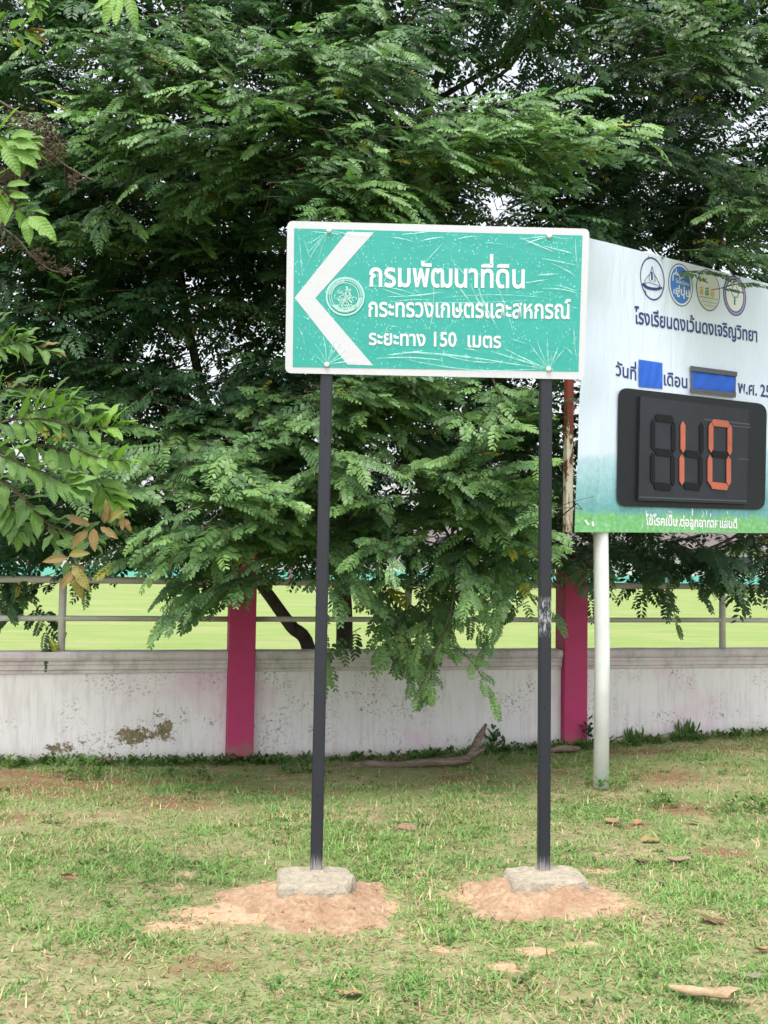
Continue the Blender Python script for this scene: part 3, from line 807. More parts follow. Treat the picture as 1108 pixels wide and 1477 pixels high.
M['dkgreen'] = simple('green_print', (0.04, 0.24, 0.13), 0.5, 0.3, 0.1, 20)
M['white_print'] = simple('white_print', (0.78, 0.8, 0.82), 0.5, 0.3, 0.06, 20)
W = dict(warp=warp)
# the round white post and the rusty edge pole
tube_obj('post', [foot + Vector((0, 0, -.15)), foot + Vector((0.005, 0.0, 1.0)), at_y(866.5, 770, foot.y), at_y(866.5, 420, foot.y + .04)], .054, M['white_post'], bill, 20)
a, b = BAN(824.5, 430, -.03), BAN(822, 768, -.03)
bm = bmesh.new(); x = BD * .062; add_box(bm, b - x * .5, x, bn * -.04, a - b); bevel_all(bm, .006, 2)
link('edge_pole', bm_mesh('edge_pole', bm), bill, M['rusty'])
# back frame tubes
for (p, q) in (((835, 352), (1130, 424)), ((835, 764), (1130, 766)), ((838, 560), (1130, 590))):
    tube_obj('frame_bar', [BAN(*p, off=-.045), BAN(*q, off=-.045)], .018, M['rail'], bill, 8)
# second post, just outside the picture
q = BAN(1125, 700, -.12)
tube_obj('post', [(q.x, q.y, -.2), (q.x, q.y, 3.4)], .054, M['white_post'], bill, 16)
# logos along the top
def disc(name, cx, cy, rx, ry, mat, off, parent=bill, sk=.27, r_in=None, n=44):
    bm = bmesh.new()
    P = [(cx + rx * math.cos(2 * math.pi * k / n), cy - ry * math.sin(2 * math.pi * k / n) + sk * rx * math.cos(2 * math.pi * k / n)) for k in range(n)]
    A = warp(np.array([tuple(BAN(*p, off=off)) for p in P]))
    if r_in:
        P2 = [(cx + (x - cx) * r_in, cy + (y - cy) * r_in) for x, y in P]
        B = warp(np.array([tuple(BAN(*p, off=off)) for p in P2]))
        va = [bm.verts.new(p) for p in A]; vb = [bm.verts.new(p) for p in B]
        for k in range(n): bm.faces.new((va[k], va[(k + 1) % n], vb[(k + 1) % n], vb[k]))
    else: bm.faces.new([bm.verts.new(p) for p in A])
    return link(name, bm_mesh(name, bm), parent, mat)
def strokes(name, lst, mat, off):
    bm = bmesh.new()
    for pts, w in lst: stroke_px(bm, pts, w, BAN, off)
    me = bm_mesh(name, bm)
    c = np.array([tuple(v.co) for v in me.vertices]); c = warp(c)
    me.vertices.foreach_set('co', c.astype(np.float32).ravel())
    return link(name, me, bill, mat)
disc('logo_ring', 941.2, 402, 17.8, 31, M['navy'], .0025, r_in=.93)
strokes('logo_emblem', [([(941, 384), (938.5, 394), (935, 398), (931, 404), (929, 409)], .8), ([(941, 384), (943.5, 395), (947, 400), (951, 408), (953, 413)], .8), ([(940.5, 392), (940.8, 404)], 2.4), ([(937, 396), (936.5, 403), (939, 406)], .7), ([(944.5, 397), (945.5, 405), (943, 407)], .7), ([(929, 410), (935, 407), (941, 409), (948, 411), (953, 414)], .8),
                        ([(927.5, 409.5), (933, 414.5), (940, 416.5), (948, 417), (953.5, 415)], 4.2), ([(926, 411), (929, 409)], 2.6), ([(953, 416.5), (955.5, 414.5)], 2.6), ([(930, 418), (932.5, 423), (930.5, 426)], .8)], M['navy'], .0028)
disc('logo_ring', 981.8, 411, 17.4, 30.6, M['navy'], .0022)
disc('logo_ring', 981.8, 411, 16.4, 29.2, M['white_print'], .0032)
disc('logo_disc', 981.8, 411, 14.6, 26.6, M['blue_print'], .0042)
place_text('logo_lettering', 'สู่ปุ่น', (975, 423), (995, 429), 8.5, BAN, M['white_print'], bill, .0052, .02, warp)
place_text('logo_lettering', 'โรงเรียน', (975, 407.5), (994, 412.5), 4.0, BAN, M['white_print'], bill, .0052, .012, warp)
strokes('logo_emblem', [([(971, 405), (971, 397), (975.5, 392), (981, 399), (981, 404)], 1.3), ([(975.5, 392), (975.7, 387)], 1.0), ([(971.5, 394), (979, 397)], 1.2), ([(980, 401), (985, 401), (985.5, 397)], 1.5), ([(973, 417), (976.5, 419), (975.5, 424), (972, 422), (973, 417)], 1.1), ([(992.5, 418), (994.5, 420), (993.5, 424), (991.5, 422)], 1.0)], M['white_print'], .0052)
disc('logo_ring', 1021.5, 418.5, 17.2, 30, M['navy'], .0022)
disc('logo_disc', 1021.5, 418.5, 16.2, 28.6, simple('cream_print', (.6, .62, .58), .5), .0032)
place_text('logo_lettering', 'ส', (1009, 423.5), (1014.5, 424.5), 10, BAN, M['gold'], bill, .0045, .03, warp)
place_text('logo_lettering', 'ส', (1017, 425), (1022.5, 426), 10, BAN, M['dkgreen'], bill, .0045, .03, warp)
place_text('logo_lettering', 'ส', (1025, 427), (1030.5, 428), 10, BAN, M['gold'], bill, .0045, .03, warp)
strokes('logo_emblem', [([(1013, 404), (1020, 402)], 1.2), ([(1014.5, 400), (1018.5, 407)], 1.2), ([(1009, 427.5), (1035, 432)], .9), ([(1012, 434), (1033, 438)], .6), ([(1015, 439.5), (1031, 442.5)], .6)], M['dkgreen'], .0045)
disc('logo_ring', 1060, 426.5, 16.6, 29, M['navy'], .0022)
disc('logo_ring', 1060, 426.5, 15.6, 27.4, simple('mauve_print', (.33, .3, .5), .5), .0032)
disc('logo_ring', 1060, 426.5, 13.4, 24, M['navy'], .0040)
disc('logo_disc', 1060, 426.5, 12.4, 22.4, M['white_print'], .0048)
strokes('logo_emblem', [([(1058, 412), (1055, 420), (1058, 428), (1064, 429), (1066, 421), (1062, 413)], 1.1), ([(1060, 428), (1060, 440)], 2.2), ([(1056, 420), (1065, 423)], 1)], M['dkgreen'], .0056)
place_text('lettering', 'โรงเรียนดงเว้นดงเจริญวิทยา', (915, 466), (1093, 493), 16.5, BAN, M['navy'], bill, .0028, .022, warp)
place_text('lettering', 'วันที่', (888.5, 541), (918, 548.5), 14.5, BAN, M['navy'], bill, .0028, .02, warp)
place_text('lettering', 'เดือน', (957.5, 555), (992, 560), 14.5, BAN, M['navy'], bill, .0028, .02, warp)
place_text('lettering', 'พ.ศ. 25', (1064.5, 566.5), (1112, 573.5), 14, BAN, M['navy'], bill, .0028, .02, warp)
bw = place_text('worn_lettering', 'ไข้โรคเป็น ต่อลูกอากาศแสนดี', (931, 757), (1063, 762), 10.5, BAN, M['white_print'], bill, .0028, .03, warp)
rs = random.Random(3)
strokes('worn_lettering', [([(x, y), (x + rs.uniform(-1, 1), y + rs.uniform(2, 7))], rs.uniform(.6, 1.4)) for x, y in [(rs.uniform(925, 1066), rs.uniform(735, 760)) for _ in range(34)]] + [([(845, 750), (850, 757)], 3), ([(856, 752), (857, 759)], 3), ([(932, 737), (933, 750)], 1.2), ([(999, 733), (999, 744)], 2)], M['white_print'], .003)
# blue date patches with their grey holding strips
def sheet_px(name, quad, mat, off, nu=12, nv=6, amp=0.0, ph=0.0):
    (x0, y0), (x1, y1), (x2, y2), (x3, y3) = quad
    V = []
    for j in range(nv + 1):
        for i in range(nu + 1):
            u, v = i / nu, j / nv
            px = (x0 * (1 - u) + x1 * u) * (1 - v) + (x3 * (1 - u) + x2 * u) * v
            py = (y0 * (1 - u) + y1 * u) * (1 - v) + (y3 * (1 - u) + y2 * u) * v
            V.append(tuple(BAN(px, py, off + amp * (1 + math.sin(u * 19 + ph + v * 2.5)) * math.sin(math.pi * v) ** .4 if v not in (0, 1) else off)))
    V = warp(np.array(V)); i = np.arange(nv)[:, None] * (nu + 1) + np.arange(nu)[None, :]
    F = np.stack([i, i + nu + 1, i + nu + 2, i + 1], -1).reshape(-1, 4)
    return link(name, np_mesh(name, V, F, smooth=True), bill, mat)
sheet_px('date_pocket', [(921.5, 518.5), (955.5, 523.5), (955.5, 561), (921.5, 558)], M['blue_cloth'], .005, 24, 8, .003)
sheet_px('date_pocket', [(997, 533), (1061, 542), (1060, 568), (996.5, 562)], M['blue_cloth'], .006, 36, 8, .005, 1)
for qd in ([(997, 527.5), (1063.5, 536.5), (1063, 543), (997, 534.5)], [(996.5, 560), (1062, 566.5), (1061, 573.5), (996.5, 566.5)]):
    poly_on('holding_strip', qd, BAN, M['grey_bar'], bill, .022, warp, thick=.006)
poly_on('holding_strip', [(997, 528), (999.5, 528.4), (999.5, 566), (997, 565.5)], BAN, M['grey_bar'], bill, .014, warp, thick=.003)
poly_on('holding_strip', [(1059.5, 541), (1061.5, 541.3), (1061, 569), (1059, 568.6)], BAN, M['grey_bar'], bill, .014, warp, thick=.003)
# black counter panel, board and seven-segment digits
poly_on('counter_backing', rounded([(892, 558.5), (1106.5, 583), (1103.5, 735.5), (889.5, 730)], 15), BAN, M['black_vinyl'], bill, .014, None)
board = poly_on('counter_board', [(924, 571.5), (1080, 590.5), (1077, 727), (921, 721.5)], BAN, M['black_board'], bill, .034, None, thick=.02)
M['tape'] = simple('grey_tape', (.06, .065, .08), .35, .5)
for qd in ([(1016, 604), (1082, 611), (1082, 613), (1016, 606)], [(1050, 613), (1083, 616), (1083, 617.5), (1050, 614.5)], [(1064, 661), (1080, 662), (1080, 663.5), (1064, 662.5)], [(922, 716), (1077, 722), (1077, 724), (922, 718)]):
    poly_on('tape_strip', qd, BAN, M['tape'], bill, .0365)
def seg(px, orient, L, w, lit, o=.040):
    x, y = px
    if orient == 'v':
        q = [(x, y), (x + w / 2, y + w * .9), (x + w / 2, y + L - w * .9), (x, y + L), (x - w / 2, y + L - w * .9), (x - w / 2, y + w * .9)]
    else:
        s = .09
        q = [(x, y - w * .12), (x + 2.6, y - w / 2), (x + L - 2.6, y - w / 2 + s * L), (x + L, y + w * .05 + s * L), (x + L - 2.6, y + w / 2 + s * L), (x + 2.6, y + w / 2)]
    s = poly_on('segment', q, BAN, M['seg_orange' if lit else 'seg_dark'], bill, o + (.004 if lit else 0), None, thick=.006)
    if lit: s['label'] = 'orange segment'
for p, ort, L, w, lit in (
        ((942.5, 604), 'v', 45.5, 5.8, 0), ((941.8, 653), 'v', 45, 5.8, 0), ((972, 608), 'v', 45, 5.8, 0), ((971, 656), 'v', 45, 5.8, 0), ((945, 602.5), 'h', 27, 11, 0), ((944.5, 651.5), 'h', 26, 10.5, 0), ((943, 700.5), 'h', 26, 11, 0),
        ((985.5, 607.5), 'v', 46, 6.6, 1), ((984, 655.5), 'v', 44.5, 6.6, 1), ((1012.3, 609), 'v', 46, 6, 0), ((1011.2, 656.5), 'v', 44, 6, 0), ((988, 654), 'h', 22, 10, 0), ((986, 700.5), 'h', 25, 10.5, 0),
        ((1026, 609), 'v', 44, 6.4, 1), ((1024.5, 656.5), 'v', 43, 6.4, 1), ((1053, 612), 'v', 45, 6.2, 1), ((1051.5, 658), 'v', 43, 6.2, 1), ((1027, 609.5), 'h', 25.5, 9.8, 1), ((1026.5, 654.5), 'h', 23, 9.5, 0), ((1025, 700), 'h', 26, 10, 1)):
    seg(p, ort, L, w, lit)

# ------------------------------------------------------------------ feathery trees behind the wall
def pinnate(seed, pairs, curl, detail=True, lw=.118, ll=.235):
    """one pinnate leaf of unit length along +x, leaflets in the xy plane, z up"""
    r = random.Random(seed); V = []; F = []
    def pt(t, y, z): return (t * (1 - .12 * curl * t), y, -curl * .34 * t * t + z)
    n0 = len(V)
    for t in (0, .5, 1.0):       # rachis
        V += [pt(t, .007, 0), pt(t, -.007, 0), pt(t, 0, -.012)]
    for k in (0, 3) if detail else ():
        a = n0 + k; F += [(a, a + 3, a + 4), (a, a + 4, a + 1), (a + 1, a + 4, a + 5), (a + 1, a + 5, a + 2)]
    for i in range(pairs):
        t = .16 + .82 * i / (pairs - 1)
        sc = (.72 + .5 * math.sin(math.pi * min(1, (i + 1) / (pairs + .3)))) * .86
        for sgn in (1, -1):
            if r.random() < .03: continue
            a = math.radians(72 - 30 * (i / (pairs - 1)) + r.uniform(-9, 9)); L = ll * sc * r.uniform(.88, 1.1); w = lw * sc * r.uniform(.9, 1.1)
            dr = r.uniform(.08, .38) + .1 * curl; tw = r.uniform(-.35, .35)
            d = Vector((math.cos(a), sgn * math.sin(a), -dr)).normalized(); s = Vector((-math.sin(a), sgn * math.cos(a), tw)).normalized()
            o = Vector(pt(t, 0, 0)); b = len(V)
            dn = Vector((0, 0, -.05))
            pts = [o, o + d * L * .27 + s * w * .45, o + d * L * .27 - s * w * .45, o + d * L * .78 + s * w * .46 + dn * L, o + d * L * .78 - s * w * .46 + dn * L, o + d * L + dn * L * 2.2]
            if detail:
                V += [tuple(p) for p in pts]
                F += [(b, b + 2, b + 1), (b + 1, b + 2, b + 4), (b + 1, b + 4, b + 3), (b + 3, b + 4, b + 5)]
            else:
                V += [tuple(p) for p in (o, o + d * L * .5 + s * w * .52, o + d * L * .5 - s * w * .52, pts[5])]
                F += [(b, b + 2, b + 1), (b + 1, b + 2, b + 3)]
    return np.array(V), np.array(F)
PIN = [pinnate(40 + k, p, c) for k, (p, c) in enumerate(((8, .3), (7, .6), (8, .8), (9, .5), (7, 1.0), (8, .1), (6, .5), (8, .9)))]
PIN_LO = [pinnate(80 + k, p, c, False, .118, .25) for k, (p, c) in enumerate(((8, .3), (7, .6), (8, .9), (8, .5), (7, 1.3), (8, .1), (7, .7), (8, 1.0)))]
PIN_ME = [np_mesh('leaf', v, f) for v, f in PIN]
for m in PIN_ME: m.materials.append(M['leaf_one'])

def project(q):
    c = CAM_M.transposed() @ (Vector(q) - CAM); return CX + FOC * c.x / -c.z, CY - FOC * c.y / -c.z
class Crown:
    def __init__(s): s.leaf = []; s.tw = []; s.tips = []
    def twig(s, p, d, L, nleaf, lsize, bright, rg, droop=.5, front=False):
        """a leafy shoot: p start, d direction, alternate pinnate leaves"""
        d = Vector(d).normalized(); pts = [Vector(p)]; n = 6 if front else 3
        for i in range(n):
            d = (d + Vector((rg.gauss(0, .07), rg.gauss(0, .07), (-droop * (.08 if droop < .95 else .17) + rg.gauss(0, .05)) * 6 / n))).normalized()
            pts.append(pts[-1] + d * (L / n))
        s.tw.append((pts, .0042, .0012))
        for k in range(nleaf):
            t = (k + .6) / nleaf; f = t * n; i = min(n - 1, int(f)); o = pts[i].lerp(pts[i + 1], f - i)
            dd = (pts[i + 1] - pts[i]).normalized()
            side = dd.cross(Vector((0, 0, 1)));
            if side.length < .1: side = Vector((1, 0, 0))
            side.normalize(); sg = 1 if k % 2 else -1
            spread = rg.uniform(.7, 1.4) * (1 - .55 * t)
            ld = (dd * 1.0 + side * sg * spread + Vector((rg.gauss(0, .15), rg.gauss(0, .15), -rg.uniform(.05, .55) * droop * (.7 if droop < .95 else 1.1) + .12))).normalized()
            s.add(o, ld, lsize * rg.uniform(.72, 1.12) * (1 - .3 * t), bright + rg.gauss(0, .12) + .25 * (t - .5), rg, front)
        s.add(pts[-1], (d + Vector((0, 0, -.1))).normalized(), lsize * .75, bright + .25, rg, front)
    def add(s, o, ld, size, b, rg, front):
        e = Vector(o) + ld * size                      # no leaf grows through the sign or hangs over the billboard's print
        for q in (o, e):
            px, py = project(q)
            if 835 < px < 1150 and 432 < py < 775 and q[1] < 9.2: return
            if 808 < px < 840 and 450 < py < 775 and q[1] < 7.6 and rg.random() < .85: return
            if q[1] < 5.4: return
            if 825 < px < 905 and py > 765 and q[1] < 7.7: return
        up = Vector((rg.gauss(0, .28), rg.gauss(-.95 if front else -.45, .28), 1))
        z = (up - ld * up.dot(ld))
        if z.length < .15: z = Vector((0, -1, .3)); z = z - ld * z.dot(ld)
        z.normalize(); y = z.cross(ld)
        s.leaf.append((o, ld, y, z, size, b, rg.randrange(len(PIN)), front))
    def build(s, root, n_single, base=(.045, .108, .046), tip_lit=(.2, .35, .115)):
        base = np.array(base); tip_lit = np.array(tip_lit)
        # the leaves that show largest become parts of their own
        def score(l):
            o = l[0]; q = (Vector(o) - CAM); c = CAM_M.transposed() @ q
            px, py = CX + FOC * c.x / -c.z, CY - FOC * c.y / -c.z
            if not (0 < px < 1108 and 0 < py < 1060): return 99
            if 412 < px < 852 and 318 < py < 548: return 50 + q.length
            if px > 845 and 345 < py < 768 and q.length > 6.9: return 50 + q.length
            return q.length - l[4] * 3
        order = sorted(range(len(s.leaf)), key=lambda i: score(s.leaf[i]))
        singles = set(order[:n_single])
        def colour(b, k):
            b = max(0., min(1., b)); c = base * (1 - b) + tip_lit * b
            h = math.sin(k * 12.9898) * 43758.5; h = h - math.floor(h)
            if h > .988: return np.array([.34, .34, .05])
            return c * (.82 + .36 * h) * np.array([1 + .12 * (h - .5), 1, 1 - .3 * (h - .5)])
        Vs, Fs, Cs, n = [], [], [], 0
        for k, (o, x, y, z, size, b, v, fr) in enumerate(s.leaf):
            c = colour(b, k)
            if k in singles:
                ob = bpy.data.objects.new('leaf', PIN_ME[v])
                ob.matrix_world = Matrix(((x.x * size, y.x * size, z.x * size, o.x), (x.y * size, y.y * size, z.y * size, o.y), (x.z * size, y.z * size, z.z * size, o.z), (0, 0, 0, 1)))
                ob.color = (c[0], c[1], c[2], 1); COL.objects.link(ob)
                ob.parent = root; ob.matrix_parent_inverse = parent_inv(root)
                continue
            Rm = np.array([[x.x, y.x, z.x], [x.y, y.y, z.y], [x.z, y.z, z.z]]) * size
            V, F = (PIN if fr else PIN_LO)[v]
            Vs.append(V @ Rm.T + np.array(o)); Fs.append(F + n); n += len(V)
            Cs.append(np.repeat(c[None], len(V), 0))
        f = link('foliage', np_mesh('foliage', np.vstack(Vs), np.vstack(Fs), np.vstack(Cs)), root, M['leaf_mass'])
        f['kind'] = 'stuff'
        Vs, Fs, n = [], [], 0
        for pts, r0, r1 in s.tw:
            P = np.array([tuple(p) for p in pts]); m = len(P); rr = np.linspace(r0, r1, m)
            d = np.gradient(P, axis=0); d /= np.linalg.norm(d, axis=1)[:, None] + 1e-9
            a = np.cross(d, np.array([.3, .5, .81])); a /= np.linalg.norm(a, axis=1)[:, None] + 1e-9; b = np.cross(d, a)
            ring = np.stack([P + (a * math.cos(t) + b * math.sin(t)) * rr[:, None] for t in (0, 2.094, 4.189)], 1).reshape(-1, 3)
            i = (np.arange(m - 1) * 3)[:, None] + np.arange(3)[None]; j = (np.arange(m - 1) * 3)[:, None] + (np.arange(3)[None] + 1) % 3
            Vs.append(ring); Fs.append(np.stack([i, j, j + 3, i + 3], -1).reshape(-1, 4) + n); n += len(ring)
        t = link('twigs', np_mesh('twigs', np.vstack(Vs), np.vstack(Fs), smooth=True), root, M['twig']); t['kind'] = 'stuff'

def limb(root, pts, r0, r1, mat=None, name='limb', n=10):
    P = []
    k = 5
    pts = [Vector(p) for p in pts]
    for i in range(len(pts) - 1):
        p0, p1, p2, p3 = pts[max(0, i - 1)], pts[i], pts[i + 1], pts[min(len(pts) - 1, i + 2)]
        for j in range(k):
            t = j / k
            P.append(.5 * ((2 * p1) + (p2 - p0) * t + (2 * p0 - 5 * p1 + 4 * p2 - p3) * t * t + (3 * p1 - p0 - 3 * p2 + p3) * t ** 3))
    P.append(pts[-1])
    rad = [r0 + (r1 - r0) * i / (len(P) - 1) for i in range(len(P))]
    return tube_obj(name, P, rad, mat or M['bark'], root, n)

# clusters of leafy shoots on the near side of the crown: px, py, rx, ry, distance, shoots, brightness (lit or shaded look, put into the leaf tint), lean (-1 left, 1 right), droop
FRONT = [(330, 120, 120, 60, 6.9, 26, .45, .5, .5), (230, 190, 110, 60, 6.8, 22, .5, -.6, .6), (290, 235, 90, 40, 6.7, 16, .45, -.3, .6), (430, 60, 120, 60, 7.1, 20, .3, .2, .5), (560, 120, 110, 70, 6.9, 24, .45, .5, .5),
         (620, 235, 120, 60, 6.7, 28, .5, .6, .55), (790, 185, 110, 32, 6.8, 20, .62, 1.0, .25), (690, 200, 80, 50, 6.8, 16, .55, .8, .4), (500, 235, 80, 55, 6.8, 18, .42, .2, .6), (130, 90, 70, 60, 7.0, 12, .3, -.3, .5), (400, 180, 80, 50, 6.9, 14, .35, .0, .5), (240, 60, 90, 50, 7.2, 12, .3, -.3, .4), (560, 285, 120, 28, 6.9, 16, .3, .3, .6), (720, 270, 60, 40, 7.0, 12, .3, .5, .6), (600, 40, 100, 50, 7.3, 12, .2, .3, .5),
         (150, 330, 80, 30, 7.6, 8, .25, -.2, .7), (250, 345, 70, 25, 7.5, 8, .28, .2, .8), (330, 300, 80, 30, 7.4, 10, .2, .2, .7), (90, 280, 70, 60, 7.8, 10, .05, 0, .6),
         (220, 690, 110, 70, 7.0, 24, .42, .3, .7), (330, 630, 90, 50, 7.2, 18, .35, .3, .6), (330, 760, 120, 60, 6.8, 28, .5, -.3, .7), (220, 800, 80, 50, 6.8, 18, .42, -.5, .8), (410, 690, 80, 60, 7.0, 18, .45, .2, .6), (435, 765, 60, 45, 7.0, 15, .42, .2, .8), (335, 845, 40, 20, 7.1, 7, .36, -.6, .8), (280, 855, 70, 25, 6.9, 11, .42, -.5, .8), (300, 560, 120, 40, 7.8, 14, .12, 0, .6), (130, 600, 90, 60, 7.7, 12, .12, 0, .7), (420, 590, 70, 40, 7.1, 14, .36, .3, .6),
         (525, 580, 50, 34, 6.7, 14, .5, .5, .6), (600, 560, 70, 22, 6.8, 10, .42, .5, .6), (510, 690, 45, 60, 6.9, 12, .45, .6, .6), (640, 720, 90, 50, 7.1, 16, .36, .2, .7), (720, 740, 70, 60, 6.8, 20, .46, .3, .7), (735, 585, 50, 22, 6.8, 9, .55, .8, .5), (690, 690, 60, 30, 6.9, 10, .52, -.2, .6), (620, 640, 90, 40, 7.5, 10, .1, .2, .7), (560, 780, 80, 45, 7.2, 14, .3, .2, .8), (640, 820, 90, 40, 7.0, 16, .36, .2, .9), (760, 820, 40, 40, 7.0, 9, .4, .3, .9),
         (650, 880, 75, 35, 7.2, 15, .45, .2, 1.0), (560, 890, 50, 28, 7.3, 8, .4, -.2, 1.0), (625, 920, 34, 24, 7.2, 8, .42, -.1, 1.2), (690, 915, 40, 22, 7.2, 6, .42, .5, 1.0), (612, 975, 12, 16, 7.2, 6, .42, -.1, 1.3), (722, 952, 18, 12, 7.3, 3, .42, .7, 1.0), (480, 930, 30, 30, 7.4, 4, .35, .2, 1.2), (500, 860, 40, 30, 7.2, 8, .38, .2, .9), (745, 880, 40, 22, 7.3, 4, .4, .8, .9), (790, 780, 40, 40, 7.0, 9, .42, .3, .8),
         (50, 800, 60, 40, 8.3, 12, -.1, 0, .8), (60, 850, 45, 25, 8.2, 9, -.1, 0, 1.), (110, 860, 24, 18, 8.1, 3, 0, .2, 1.1), (20, 850, 30, 22, 8.3, 6, -.1, 0, 1.), (60, 900, 14, 14, 8.2, 2, -.1, .3, 1.3), (235, 880, 40, 12, 7.0, 4, .4, -.3, 1.0)]
FRONT2 = [(930, 50, 90, 50, 7.6, 18, .3, .2, .6), (1050, 50, 60, 60, 7.2, 16, .45, .4, .6), (1000, 110, 90, 14, 7.6, 7, .3, .2, .6), (880, 230, 70, 60, 8.0, 14, .1, .1, .7), (960, 260, 70, 50, 8.2, 14, .12, .2, .7), (1082, 300, 26, 24, 7.4, 9, .5, .1, .6), (1085, 260, 30, 40, 7.2, 9, .45, -.1, .7), (1080, 352, 18, 12, 7.5, 4, .42, .1, .6), (1098, 385, 12, 12, 7.4, 4, .5, .4, .8), (985, 312, 60, 22, 8.8, 12, .22, .1, .6), (910, 320, 70, 20, 8.3, 10, .1, 0, .7), (1010, 190, 40, 30, 8.2, 6, .2, 0, .7),
          (880, 795, 30, 24, 8.9, 7, -.1, 0, .9), (935, 800, 40, 26, 9.0, 9, -.15, 0, 1.), (1000, 805, 40, 26, 8.9, 9, -.05, 0, 1.), (1040, 815, 30, 26, 8.6, 7, .1, .3, 1.), (1085, 790, 30, 30, 8.8, 8, -.05, 0, .9), (960, 855, 16, 12, 8.7, 2, .1, .4, 1.2), (985, 840, 20, 14, 8.8, 3, .0, .2, 1.2), (1075, 850, 24, 10, 8.6, 3, .2, .4, 1.)]  # low clumps behind the billboard: shade put in as a darker tint
def fill_front(cr, lst, rg):
    for cx, cy, rx, ry, Y, n, b, lean, droop in lst:
        for k in range(int(n * (1.4 if cy < 640 else 1.1 if cy < 770 else .62))):
            if k % 4 == 0:      # shoots come in boughs of four that share one tier and one heading
                a = rg.uniform(0, 6.283); r = math.sqrt(rg.random())
                pc = at_y(cx + rx * r * math.cos(a), cy + ry * r * math.sin(a), Y + rg.uniform(-.3, .45))
                hx, hz = lean * .9 + rg.gauss(0, .5), -.1 * droop + rg.gauss(.04, .13)
                lf, bb = rg.uniform(.19, .31), b + rg.gauss(0, .1)
            p = pc + Vector((rg.gauss(0, .15), rg.gauss(0, .1), rg.gauss(0, .055)))
            L = rg.uniform(.34, .6)
            d = Vector((hx + rg.gauss(0, .32), -.5 + rg.gauss(0, .25), hz + rg.gauss(0, .08)))
            d.normalize()
            p2 = p - d * L * .75 + Vector((0, 0, .12 * droop))
            cr.twig(p2, d, L, rg.choice((6, 7, 8)), lf * rg.uniform(.9, 1.1), bb, rg, droop, True)
            if cy < 770 and rg.random() < .5: cr.tw.append(([p2 + Vector((rg.uniform(-.1, .1), .45, -.05)), p2 + Vector((0, .2, .05)), p2], .006, .003))
def gap(px, py):
    """how thin the crown is here: sky shows through (1 = open)"""
    g = 0
    for cx, cy, rx, ry, s in ((700, 60, 50, 50, .75), (735, 110, 42, 42, .8), (830, 30, 40, 40, .6), (1050, 155, 62, 30, 1.0), (1095, 180, 25, 60, .95), (1090, 230, 25, 25, .8), (905, 170, 30, 60, .3), (300, 420, 35, 24, .55), (230, 490, 50, 14, .4), (350, 480, 30, 24, .5), (400, 490, 14, 30, .4), (80, 430, 60, 14, .25), (270, 100, 20, 14, .5), (770, 250, 60, 50, .5), (850, 280, 50, 40, .45), (690, 320, 40, 20, .5), (180, 270, 40, 20, .3), (720, 150, 40, 20, .7), (640, 130, 25, 50, .8), (1000, 300, 30, 14, .5), (660, 580, 30, 12, .4)):
        d = ((px - cx) / rx) ** 2 + ((py - cy) / ry) ** 2
        g = max(g, s * math.exp(-d * .8))
    return g
def fill_inside(cr, n, rg, x0, x1, y0, y1, ya, yb, low):
    m = 0
    while m < n:
        px, py = rg.uniform(x0, x1), rg.uniform(y0, y1); Y = rg.uniform(ya, yb)
        if rg.random() < gap(px, py) ** .6 * 1.02: m += .25; continue
        p = at_y(px, py, Y)
        if p.z < low(px) + .15: m += .1; continue
        d = Vector((rg.gauss(0, .8), rg.gauss(-.3, .6), rg.gauss(-.05, .3))); L = rg.uniform(.35, .6)
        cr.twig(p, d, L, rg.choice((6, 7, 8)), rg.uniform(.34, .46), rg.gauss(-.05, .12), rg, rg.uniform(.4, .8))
        m += 1
rg = random.Random(21)
tree_a = empty('feathery_tree', at_y(470, 945, 9.6), 'big feathery-leaved tree leaning over the wall behind the green sign', 'tree')
ca = Crown()
fill_front(ca, FRONT, rg)
lowA = lambda px: 1.53 + (815 - 828) / 1500 * 9
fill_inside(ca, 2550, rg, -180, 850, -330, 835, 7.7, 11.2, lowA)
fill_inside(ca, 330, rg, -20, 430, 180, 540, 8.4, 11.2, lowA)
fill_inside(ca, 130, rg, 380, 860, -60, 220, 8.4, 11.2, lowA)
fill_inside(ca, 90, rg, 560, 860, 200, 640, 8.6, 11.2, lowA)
ca.build(tree_a, 300)
tb = at_y(465, 964, 9.55); tb.z = -.2
limb(tree_a, [tb, at_y(446, 938, 9.5), at_y(420, 903, 9.45), at_y(395, 868, 9.4), at_y(366, 826, 9.3), at_y(335, 760, 9.2), at_y(300, 600, 9.1), at_y(265, 430, 9.0), at_y(240, 200, 9.0), at_y(200, -120, 9.2)], .068, .028, None, 'trunk', 14)
tb2 = at_y(497, 958, 9.7); tb2.z = -.2
limb(tree_a, [tb2, at_y(497, 900, 9.7), at_y(496, 800, 9.7), at_y(520, 600, 9.6), at_y(560, 380, 9.5), at_y(620, 150, 9.5), at_y(690, -100, 9.6)], .085, .03, None, 'trunk', 14)
